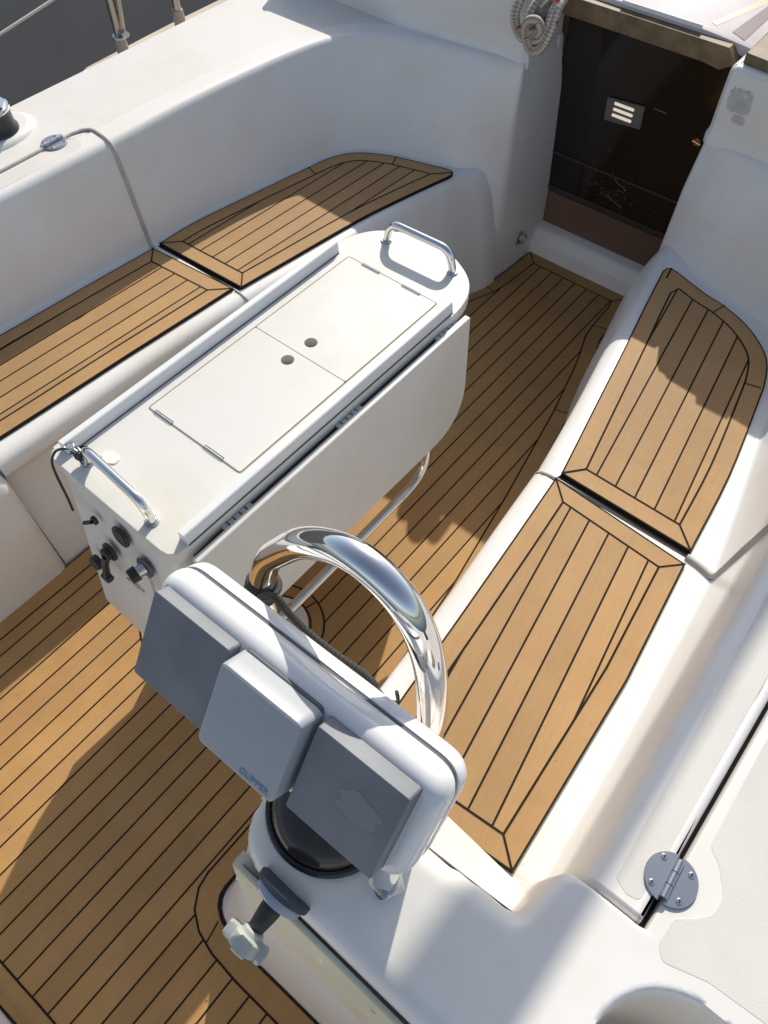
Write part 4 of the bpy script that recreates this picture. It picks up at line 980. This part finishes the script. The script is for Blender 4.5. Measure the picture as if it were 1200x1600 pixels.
fc = bpy.data.curves.new('txt', 'FONT'); fc.body = 'BI'; fc.size = .016; fc.extrude = .0002; fc.align_x = 'CENTER'
to = bpy.data.objects.new('tmp', fc); col.objects.link(to); C.view_layer.update()
me = bpy.data.meshes.new_from_object(to.evaluated_get(C.evaluated_depsgraph_get())); bpy.data.objects.remove(to)
for v in me.vertices:
    x, y, z = v.co; a = math.radians(-62)+x/.0482; v.co = (wc[0]+.012+(.0484+z)*math.cos(a), wc[1]+.012+(.0484+z)*math.sin(a), .727+.022+y)
me.materials.clear(); me.materials.append(M['ventw']); wl = bpy.data.objects.new('drum_lettering', me); col.objects.link(wl); attach(wl, wch)
posts = []
def post(y, lean, label, twin):
    x = -2.45; dz = -.165; r_ = empty('rail_post', (x, y, .52), label, 'rail post', 'rail posts on the pontoon')
    mb = MB(); mb.tube([(x, y, .44), (x, y, .562), (x+.001, y, .590)], [.021, .0205, .017], 18); attach(mb.build('socket', M['socket'], smooth=60), r_)
    mb = MB(); mb.tube([(x, y, .585), (x-.002, y, .75), (x-.004, y, 1.0), (x-.006, y, 1.33)], .0135, 16); attach(mb.build('upright', M['postmetal'], smooth=80), r_)
    if twin:
        mb = MB(); mb.tube(catmull([(x+.010, y+.010, .60), (x+.016, y+.018, .68), (x+.022, y+.03, .85), (x+.03, y+.04, 1.3)], 5), .0095, 14); attach(mb.build('brace', M['postmetal'], smooth=80), r_)
        mb = MB(); mb.disc((x, y, .588), .0245, (0, 0, 1), .008, 20, bev=.002); mb.tube([(x+.012, y+.0, .60), (x+.036, y+.010, .604)], .008, 10); mb.box((x+.010, y-.012, .598), (x+.038, y+.016, .612), .003); attach(mb.build('clamp', M['steel'], smooth=40), r_)
    return r_
post(1.573, 0, 'rail post with a second bar and a bright clamp at its foot, nearer the winch', True)
post(1.829, 0, 'single rail post in a plain socket, farther from the winch', False)
mb = MB(); mb.prism(ccw([(-2.30, .9), (-2.36, 1.12), (-2.43, 1.30), (-2.485, 1.44), (-2.50, 1.8), (-2.52, 6.0), (-2.27, 6.0), (-2.27, .9)]), [(.40, 0), (.528, 0), (.535, .006)]); pt_ = mb.build('pontoon', M['rubrail'], smooth=40); tag(pt_, 'beige edge of a mooring pontoon carrying the two rail posts, beyond the far deck', 'pontoon')
mb = MB(); mb.tube([(-2.45, -.4, .52), (-2.45, 1.178, .737), (-2.45, 1.394, .766), (-2.5, 4.0, 1.12)], .0045, 8); gw = mb.build('guard_wire', M['wire'], smooth=60); tag(gw, 'thin cream mooring line stretched in front of the dark hull', 'line')

# ================================================================== PAD EYE, ROPE COIL
pe = empty('pad_eye', (-1.15, 2.13, .11), 'small steel ring plate on the wall left of the doorway, just above the floor', 'pad eye')
mb = MB(); mb.prism([tuple(p) for p in fillet([(2.098, .075), (2.128, .075), (2.128, .127), (2.098, .127)], .008, 4, closed=True)], [(0, 0), (.003, .001)], frame=lambda y, z, h: (-1.1445+h, y, z)); attach(mb.build('eye_plate', M['dullsteel'], smooth=40), pe)
mb = MB(); mb.tube([(-1.138+.004*math.cos(t)+.004, 2.122+.016*math.cos(t), .100+.018*math.sin(t)) for t in np.linspace(0, 2*math.pi, 25)[:-1]], .0035, 10, closed=True); attach(mb.build('eye_ring', M['steel'], smooth=60), pe)

rope = empty('rope_coil', (-1.1, 2.0, .86), 'coil of pale rope with red flecks hanging at the doorway corner', 'rope')
mb = MB()
rb = np.array([-1.130, 2.012, .872])
def strand(pts, r=.0125): mb.tube(catmull([rb+np.array(p) for p in pts], 9), r, 12, uvw=(.16, .0833))
strand([(-.055, .20, .045), (-.072, .06, .032), (-.074, -.005, -.01), (-.060, -.018, -.050), (-.028, -.022, -.070), (.010, -.022, -.064), (.030, -.018, -.040), (.034, .0, .0), (.026, .06, .035), (.005, .20, .045)])
strand([(-.010, .20, .042), (-.020, .06, .030), (-.026, -.010, -.01), (-.020, -.030, -.055), (.006, -.036, -.085), (.034, -.030, -.072), (.046, -.014, -.025), (.040, .02, .015), (.018, .14, .04)])
strand([(.0, -.02, -.046), (-.020, -.036, -.048), (-.012, -.042, -.016), (.012, -.040, -.008), (.024, -.034, -.026), (.012, -.030, -.048)], .012)
attach(mb.build('coil', M['rope'], smooth=70), rope)
mb = MB(); mb.tube([rb+np.array(p) for p in [(.0, -.008, -.046), (.004, -.004, .0), (.006, .08, .03)]], [.016, .019, .014], 14); attach(mb.build('hank', simple('old_rope', (.20, .17, .14), rough=.8, var=.4, vscale=90, bump=.6, bscale=150), smooth=60), rope)

# ================================================================== NEIGHBOURING HULL, WATER, BOOM
mb = MB(); rws = []
for y in np.linspace(-1.5, 9, 30):
    rws.append([(-4.28+.02*math.sin(y), y, -.42), (-4.285+.02*math.sin(y), y, -.385), (-4.30, y, .0), (-4.31, y, .36), (-4.318, y, .372), (-4.33, y, .9), (-4.35, y, 1.8), (-6.4, y, 1.85)])
mb.grid(rws); nh = mb.build('moored_boat', M['hull'], smooth=40); tag(nh, 'dark charcoal hull of a boat moored alongside, beyond the far deck', 'boat')
mb = MB(); mb.disc((-4.32, 3.02, .30), .018, (1, 0, .1), .03, 12); mb.tube([(-4.29, 3.0, .30), (-4.28, 3.03, .27)], .012, 8); f_ = mb.build('hull_fitting', M['black']); f_.parent = nh
mb = MB(); mb.grid([[(-60, -60, -.42), (60, -60, -.42)], [(-60, 60, -.42), (60, 60, -.42)]]); wt = mb.build('water', M['water']); tag(wt, kind='structure')
bo = empty('boom', (-.88, 3.5, 2.72), 'boom above the cockpit, out of the picture, whose shadow falls along the right side', 'boom')
mb = MB(); mb.tube([(-.965, y, 2.72) for y in np.linspace(2.25, 7.0, 8)], .060, 24); attach(mb.build('spar', M['alu'], smooth=60), bo)

# ================================================================== CAMERA, LIGHT, WORLD
Rm = np.array([[0.77095317, 0.52121724, -0.36601064], [0.63684905, -0.63754792, 0.43353885], [-0.0073814, -0.56733168, -0.8234563]])
cam = bpy.data.cameras.new('Camera'); co = bpy.data.objects.new('Camera', cam); col.objects.link(co)
m = Matrix(((Rm[0][0], -Rm[0][1], -Rm[0][2], 0), (Rm[1][0], -Rm[1][1], -Rm[1][2], 0), (Rm[2][0], -Rm[2][1], -Rm[2][2], 1.83), (0, 0, 0, 1)))
co.matrix_world = m
cam.sensor_fit = 'VERTICAL'; cam.sensor_height = 36; cam.lens = 1224/1600*36; cam.clip_start = .02; cam.clip_end = 500
C.scene.camera = co
sd = Vector((-.50, 1.18, 1.0)).normalized()
sun = bpy.data.lights.new('sun', 'SUN'); so_ = bpy.data.objects.new('sun', sun); col.objects.link(so_)
sun.energy = 4.0; sun.angle = R(.55); sun.color = (1, .94, .83)
so_.rotation_euler = sd.to_track_quat('Z', 'Y').to_euler(); so_.location = (-2, 5, 6)
w = bpy.data.worlds.new('World'); C.scene.world = w; w.use_nodes = True
nt = w.node_tree; bg = nt.nodes['Background']
sky = nt.nodes.new('ShaderNodeTexSky'); sky.sky_type = 'NISHITA'; sky.sun_disc = False
sky.sun_elevation = math.asin(sd.z); sky.sun_rotation = math.atan2(sd.x, sd.y); sky.air_density = 1.0; sky.dust_density = 1.5
hsv = nt.nodes.new('ShaderNodeHueSaturation'); hsv.inputs['Saturation'].default_value = .80   # hazy, paler sky
nt.links.new(sky.outputs['Color'], hsv.inputs['Color']); nt.links.new(hsv.outputs['Color'], bg.inputs['Color']); bg.inputs['Strength'].default_value = .128
vs = C.scene.view_settings; vs.view_transform = 'Standard'; vs.look = 'None'; vs.exposure = .09; vs.gamma = 1
C.scene.render.resolution_x = 768; C.scene.render.resolution_y = 1024
